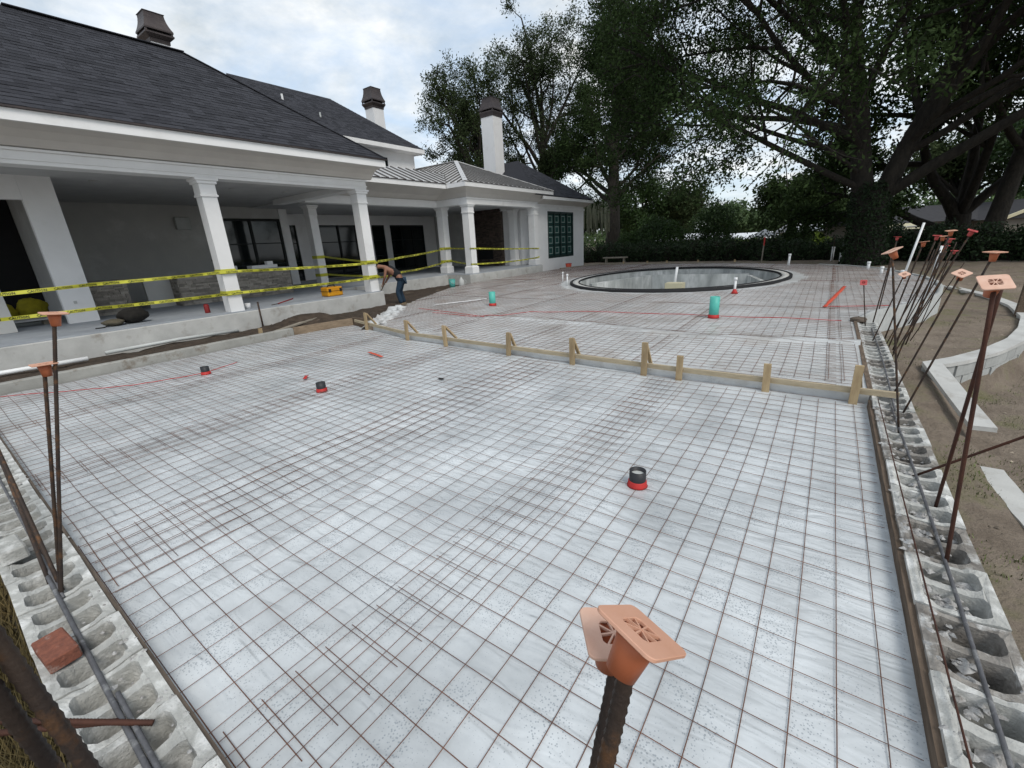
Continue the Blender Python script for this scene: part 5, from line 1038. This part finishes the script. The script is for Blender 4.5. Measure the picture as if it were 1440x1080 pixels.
# second oak and leaning trunk behind the hedge
tree('oak_tree', 'dark forked oak behind the sand side hedge', (6.6, 41, -.2),
     [((6.6, 41, -.4), .75), ((6.55, 41, 1.0), .62), ((6.45, 41, 2.0), .6)],
     [((6.4, 41, 1.7), (-.75, -.35, .85), 10, .36), ((6.5, 41, 2.0), (-.1, .1, 1), 11, .34), ((6.3, 41, 1.0), (-.85, -.5, .35), 8, .30), ((6.6, 41, 2.0), (.6, -.2, .9), 10, .3), ((6.5, 41, 2), (.2, -.6, .9), 10, .3)],
     'leafA', 34000, .15, .5, 15, ratio=.5, up=.06)
tree('oak_tree', 'leaning dark trunk rising out of the hedge beyond the level orange cap', (7.2, 36.6, -.3),
     [((7.1, 36.4, -.4), .5), ((7.5, 37.3, 2.2), .42), ((8.0, 38.5, 5.2), .38), ((8.4, 39.4, 7.5), .3)],
     [((8.2, 39, 6.5), (.5, .3, 1), 9, .25), ((8.0, 38.5, 5.2), (-.6, -.5, .8), 9, .22), ((8.2, 39, 6.8), (.1, -.8, .7), 9, .22), ((8.3, 39, 7), (.9, -.3, .5), 9, .22)],
     'leafA', 26000, .15, .5, 17, ratio=.5, up=.05)
# leafy masses: hedges, shrubs, far trees
def mass(n, blobs, leaf, size, shell=.55):
    """leaf points spread through ellipsoid blobs (centre, radii), fewer in the core; uneven outline"""
    vol = np.array([b[1][0] * b[1][1] * b[1][2] for b in blobs]) ** .67; vol /= vol.sum(); out_ = []
    for b, f_ in zip(blobs, vol):
        k = int(n * f_); d = rng.normal(size=(k, 3)); d /= np.linalg.norm(d, axis=1)[:, None]; r = rng.uniform(shell, 1.08, k)[:, None]
        ph = np.sin(d[:, :1] * 7 + b[0][0] * 3) * .08 + np.sin(d[:, 1:2] * 9 + b[0][1]) * .08 + np.sin(d[:, 2:] * 8) * .06; out_.append(np.array(b[0]) + d * r * (1 + ph) * np.array(b[1]))
    return np.concatenate(out_)
def shrub(name, label, cat, base, blobs, n, leaf, size, group=None, trunk=None):
    t = thing(name, label, cat, base, group); Pm = mass(n, blobs, leaf, size); Pm = Pm[Pm[:, 2] > base[2] - .05] - np.array(base)
    o = bpy.data.objects.new('foliage', leafmesh('foliage', Pm, size, leaf)); COL.objects.link(o); o.parent = t
    mb = MB()
    for b in blobs:
        c = b[0]; mb.tube([(c[0], c[1], base[2] - .2), (c[0] + random.uniform(-.1, .1), c[1], c[2]), (c[0] + random.uniform(-.2, .2), c[1], c[2] + b[1][2] * .6)], [.06 + .02 * b[1][2], .05, .02], 6, False)
    ob('stem', mb, 'bark', t, True); return t
def hedge(name, label, a, b, h, th, n, leaf='leafD'):
    L = (Vector(b) - Vector(a)).length; k = int(L / .8); bl_ = []
    for i in range(k + 1):
        p = Vector(a).lerp(Vector(b), i / k); hh = h * random.uniform(.85, 1.12); bl_.append(((p.x + random.uniform(-.2, .2), p.y + random.uniform(-.2, .2), hh * .5 - .1), (.75, th, hh * .56)))
    t = shrub(name, label, 'hedge', (a[0], a[1], -.1), bl_, n, leaf, .075)
    core = MB()
    for c, r in bl_: core.v and None; core.loops([(min(r[0], r[1]) * .55, -.1), (min(r[0], r[1]) * .62, c[2]), (min(r[0], r[1]) * .35, c[2] + r[2] * .62)], (c[0], c[1], 0), False, 8)
    ob('branch_core', core, 'bark', t, True); return t
hedge('hedge', 'dark hedge from the side wing to beyond the pool', (-23, 34.5), (-3.0, 32.2), 1.35, .9, 38000)
hedge('hedge', 'dark hedge between the survey post and the oak trunk', (-3.4, 31.8), (2.6, 30.6), 1.05, .8, 12000)
hedge('hedge', 'dark hedge behind the planting bed on the sand side', (2.6, 29.6), (11, 26.5), 1.5, .9, 24000)
hedge('hedge', 'dark hedge end at the far sand side', (10.8, 26.6), (18, 22), 1.6, .9, 14000)
shrub('shrub', 'large bright green bush behind the pool', 'shrub', (-11.4, 36, -.1), [((-11.6, 36, 1.4), (1.9, 1.6, 1.7)), ((-10.4, 36.3, 1.2), (1.6, 1.4, 1.4)), ((-12.8, 36.4, 1.0), (1.3, 1.2, 1.2))], 16000, 'leafC', .085)
shrub('shrub', 'olive green rounded tree standing up behind the hedge middle', 'shrub', (-7.6, 38, -.1), [((-7.6, 38, 2.2), (1.6, 1.5, 1.9)), ((-7.4, 38, 1.0), (1.1, 1.1, 1.2))], 9000, 'leafC', .085)
shrub('shrub', 'yellow flowered shrub beside the tall forked oak', 'shrub', (-13.6, 35, -.1), [((-13.6, 35, .9), (.8, .7, 1.2))], 3500, 'leafC', .07)
shrub('shrub', 'pale green hedge shrubs beyond the white parasol', 'shrub', (-6.5, 56, -.6), [((-9.0, 56, .2), (1.5, .9, .9)), ((-6.8, 56, .1), (1.5, .9, .8)), ((-4.4, 55.6, .2), (1.5, .9, .9)), ((-1.8, 55, .3), (1.6, .9, .9))], 9000, 'leafF', .11)
for (x, y, z, h, r, l) in ((-2.9, 45, -.2, 3.0, .8, 'pointed dark cypress behind the hedge, nearer the parasol'), (-2.0, 46.5, -.2, 3.4, .8, 'pointed green cypress behind the hedge, nearer the oak')):
    bl_ = [((x, y, z + h * f_), (r * (1 - f_) * 1.1 + .08, r * (1 - f_) * 1.1 + .08, h * .2)) for f_ in (.1, .25, .4, .55, .7, .85)]; shrub('cypress_tree', l, 'tree', (x, y, z), bl_, 5200, 'leafC' if x > -2.5 else 'leafA', .08)
def fartree(x, y, h, r, leaf, n, label, z=-.6, size=.2, group=None):
    bl_ = []
    for i in range(9): a = random.uniform(0, 6.28); q = random.uniform(.1, .75) * r; bl_.append(((x + q * math.cos(a), y + q * math.sin(a), z + h * random.uniform(.38, .85)), (r * random.uniform(.35, .55), r * random.uniform(.35, .55), h * random.uniform(.14, .22))))
    t = thing('background_tree', label, 'tree', (x, y, z), group); Pm = mass(n, bl_, leaf, size, .35) - np.array((x, y, z)); o = bpy.data.objects.new('crown', leafmesh('crown', Pm, size, leaf)); COL.objects.link(o); o.parent = t
    mb = MB(); mb.tube([(x, y, z - .3), (x + .1, y, z + h * .4), (x, y + .1, z + h * .75)], [r * .08, r * .06, r * .02], 7, False)
    for c, _ in bl_: mb.tube([(x + .05, y, z + h * .35), c], [r * .035, r * .012], 5, False)
    ob('trunk', mb, 'bark', t, True)
GT = 'far trees behind the low roofs'
fartree(-4.0, 58, 8.5, 4.2, 'leafA', 15000, 'dark dense tree mass behind the cypresses')
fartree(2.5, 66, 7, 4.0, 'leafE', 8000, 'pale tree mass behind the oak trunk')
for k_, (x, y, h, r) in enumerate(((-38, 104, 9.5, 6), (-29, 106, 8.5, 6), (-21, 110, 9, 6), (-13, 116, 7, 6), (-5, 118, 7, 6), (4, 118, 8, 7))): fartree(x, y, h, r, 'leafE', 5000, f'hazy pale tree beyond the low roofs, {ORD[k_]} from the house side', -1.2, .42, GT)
fartree(-22, 60, 10, 5, 'leafC', 12000, 'green tree behind the tall forked oak, porch side'); fartree(-17.5, 66, 9.5, 4.5, 'leafB', 10000, 'dusky green tree behind the bright bush')
fartree(-36, 52, 9, 5, 'leafB', 9000, 'green tree low behind the metal roofed bay'); fartree(-24, 48, 8, 4, 'leafC', 9000, 'green tree behind the side wing roof')
for (x, y, h, r, lf, l) in ((17, 66, 13, 7, 'leafC', 'tall green tree above the neighbour roof'), (26, 62, 14, 8, 'leafC', 'tall green tree beyond the neighbour house end'), (11, 72, 13, 7, 'leafB', 'dusky tall tree behind the neighbour house ridge')): fartree(x, y, h, r, lf, 15000, l, -.6, .22)
shrub('shrub', 'lime green shrub standing above the sand side hedge', 'shrub', (11.5, 34.5, -.2), [((11.5, 34.5, 1.9), (2.0, 1.2, 1.1)), ((13, 34, 1.7), (1.4, 1.2, 1.0))], 8000, 'leafF', .085)
bl_ = []
for i in range(60):
    a_ = R(-62 + 100 * i / 59); d_ = 150 + random.uniform(-8, 8); bl_.append(((d_ * math.sin(a_), d_ * math.cos(a_), 1.5 + random.uniform(0, 2.5)), (6, 4, random.uniform(4.5, 7))))
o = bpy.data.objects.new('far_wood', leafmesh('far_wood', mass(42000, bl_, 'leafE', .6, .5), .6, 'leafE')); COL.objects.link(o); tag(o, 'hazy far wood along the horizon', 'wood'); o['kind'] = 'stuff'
# hanging moss on the forked oak
mo = MB(); 
for i in range(90):
    x = random.uniform(-16.8, -14.8); y = 34.6 + random.uniform(-.8, .8); z0 = random.uniform(3.4, 4.6); L = random.uniform(.8, 2.0); wd = random.uniform(.02, .06); mo.v += [(x - wd, y, z0), (x + wd, y, z0), (x + wd * .4 + random.uniform(-.05, .05), y + .03, z0 - L), (x - wd * .4, y - .03, z0 - L * .9)]; k = len(mo.v); mo.f.append((k - 4, k - 3, k - 2, k - 1))
o = ob('hanging_moss', mo, 'moss'); tag(o, 'grey moss hanging from the forked oak beside the side wing', 'moss'); o['kind'] = 'stuff'

# ------------------------------------------------------------------ distant buildings and parasol
def farhouse(name, label, c, lx, ly, hw, hr, wm, rm, rz):
    t = thing(name, label, 'house', (c[0], c[1], c[2])); 
    def q(x, y, z): return (c[0] + x * math.cos(rz) - y * math.sin(rz), c[1] + x * math.sin(rz) + y * math.cos(rz), c[2] + z)
    b = MB().box((-lx, -ly, -.5), (lx, ly, hw)); b.v = [q(*v_) for v_ in b.v]; ob('wall', b, wm, t)
    e = .5; r = MB().add([q(-lx - e, -ly - e, hw), q(lx + e, -ly - e, hw), q(lx + e, ly + e, hw), q(-lx - e, ly + e, hw), q(-lx - e, 0, hr), q(lx + e, 0, hr)], [(0, 1, 5, 4), (2, 3, 4, 5), (1, 2, 5), (3, 0, 4), (3, 2, 1, 0)]); rf = ob('roof', r, rm, t)
    for i in range(3):
        x = -lx + lx * 2 * (i + .5) / 3; wn_ = MB().box((x - .5, -ly - .04, .6), (x + .5, -ly - .002, 1.8)); wn_.v = [q(*v_) for v_ in wn_.v]; f_ = ob('window', wn_, 'trim', t); pn = MB().box((x - .42, -ly - .06, .68), (x + .42, -ly - .041, 1.72)); pn.v = [q(*v_) for v_ in pn.v]; ob('pane', pn, 'glassdark', f_)
    return t, q
t, q = farhouse('neighbour_house', 'low beige neighbour house with dark gabled roof behind the oaks', (9, 62, -.9), 9, 4, 2.5, 4.0, 'farwall', 'farroof', .55)
gb = MB().add([q(-1.5, -7, 2.4), q(7.0, -7, 2.4), q(2.75, -7, 4.0), q(-1.5, 0, 2.4), q(7.0, 0, 2.4), q(2.75, 0, 4.0)], [(0, 1, 2), (3, 5, 4), (0, 2, 5, 3), (1, 4, 5, 2)]); ob('gable', gb, 'farroof', t); b = MB().box((-1.0, -6.6, -.5), (6.5, -4, 2.39)); b.v = [q(*v_) for v_ in b.v]; ob('wall', b, 'farwall', t)
gt = MB().bar(q(-1.6, -7.05, 2.36), q(2.75, -7.05, 4.0), .12, .25); gt.bar(q(7.1, -7.05, 2.36), q(2.75, -7.05, 4.0), .12, .25); ob('gable_trim', gt, 'cream', t)
farhouse('garden_shed', 'small cream shed beside the oak trunk', (3.9, 50.5, -.4), 1.6, 1.3, 1.55, 2.0, 'cream', 'cream', .3)
farhouse('long_building', 'long low building with pale metal roof behind the bright bush', (-21, 84, -1.6), 5, 3, 2.3, 3.3, 'farwall', 'palemetal', .3)
farhouse('long_building', 'long low building with pale metal roof behind the parasol', (-10.5, 88, -1.9), 7.5, 3, 2.2, 3.2, 'farwall', 'palemetal', .25)
farhouse('long_building', 'low building with pale sloping roof behind the cypresses', (-1.2, 72, -1.2), 4, 3, 2.4, 3.4, 'farwall', 'palemetal', .5)
t = thing('parasol', 'white garden parasol standing beyond the hedge', 'umbrella', (-6.6, 61, -.9)); mb = MB(); n = 8
mb.v = [(-6.6, 61, 1.75)] + [(-6.6 + 1.35 * math.cos(2 * math.pi * k / n), 61 + 1.35 * math.sin(2 * math.pi * k / n), 1.0) for k in range(n)] + [(-6.6 + 1.35 * math.cos(2 * math.pi * k / n), 61 + 1.35 * math.sin(2 * math.pi * k / n), .9) for k in range(n)]
for k in range(n): mb.f += [(0, 1 + k, 1 + (k + 1) % n), (1 + k, 9 + k, 9 + (k + 1) % n, 1 + (k + 1) % n)]
ob('canopy', mb, 'canvas', t); ob('pole', MB().tube([(-6.6, 61, -1.2), (-6.6, 61, 1.75)], .03, 6), 'woodgrey', t)

# ------------------------------------------------------------------ grass and litter
def blades(name, pts, h, m, label):
    mb = MB()
    for x, y in pts:
        z = gz(x, y); a = random.uniform(0, 6.28); l = h * random.uniform(.5, 1.4); wd = .006; dx, dy = math.cos(a), math.sin(a); bend = random.uniform(.2, .9) * l; mb.v += [(x - dy * wd, y + dx * wd, z - .01), (x + dy * wd, y - dx * wd, z - .01), (x + dx * bend, y + dy * bend, z + l * .8)]; k = len(mb.v); mb.f.append((k - 3, k - 2, k - 1))
    o = ob(name, mb, m); tag(o, label, 'grass'); o['kind'] = 'stuff'
blades('dry_grass', [(random.uniform(-7.5, .3), -.16 - abs(random.gauss(0, .5))) for _ in range(16000)], .26, 'grass', 'dry brown grass behind the near block wall')
gp_ = []
while len(gp_) < 14000:
    x, y = random.uniform(.95, 6.5), random.uniform(1.5, 14)
    if fn(x, y, .8, 12) > .08 and not (x < 3.4 and y > 9 and random.random() < .8): gp_.append((x, y))
blades('thin_grass', gp_, .032, 'greengrass', 'thin green grass in patches on the sand beside the block wall')
lt = MB()
for i in range(420):
    x, y = random.uniform(.95, 5), random.uniform(1.5, 14); z = gz(x, y); splash(lt, (x, y, z + .006), random.uniform(.004, .022))
o = ob('litter_stones', lt, 'clodsand'); tag(o, 'small clods and stones scattered on the sand', 'stones'); o['kind'] = 'stuff'
cl = MB()
for i in range(260):
    x, y = random.uniform(-12.4, -10.45), random.uniform(.2, 9.5); splash(cl, (x, y, gz(x, y) + .01), random.uniform(.02, .09))
o = ob('soil_clods', cl, 'dirt'); tag(o, 'clods of dark soil in the trench below the porch', 'soil'); o['kind'] = 'stuff'
# soil sheet in the trench
sm = polygrid(np.linspace(-12.54, -10.36, 26), np.linspace(-.6, 16.2, 120), lambda x, y: ((x if y < 9.9 else x + (12.54 - 15.58) * min(1, (y - 9.9) / .1) * (1 if x < -11 else .6)), y, gz(x, y) + .03 + .04 * fn(x, y, 3, 2)), None); struct(ob('soil', sm, 'dirt', None, True))
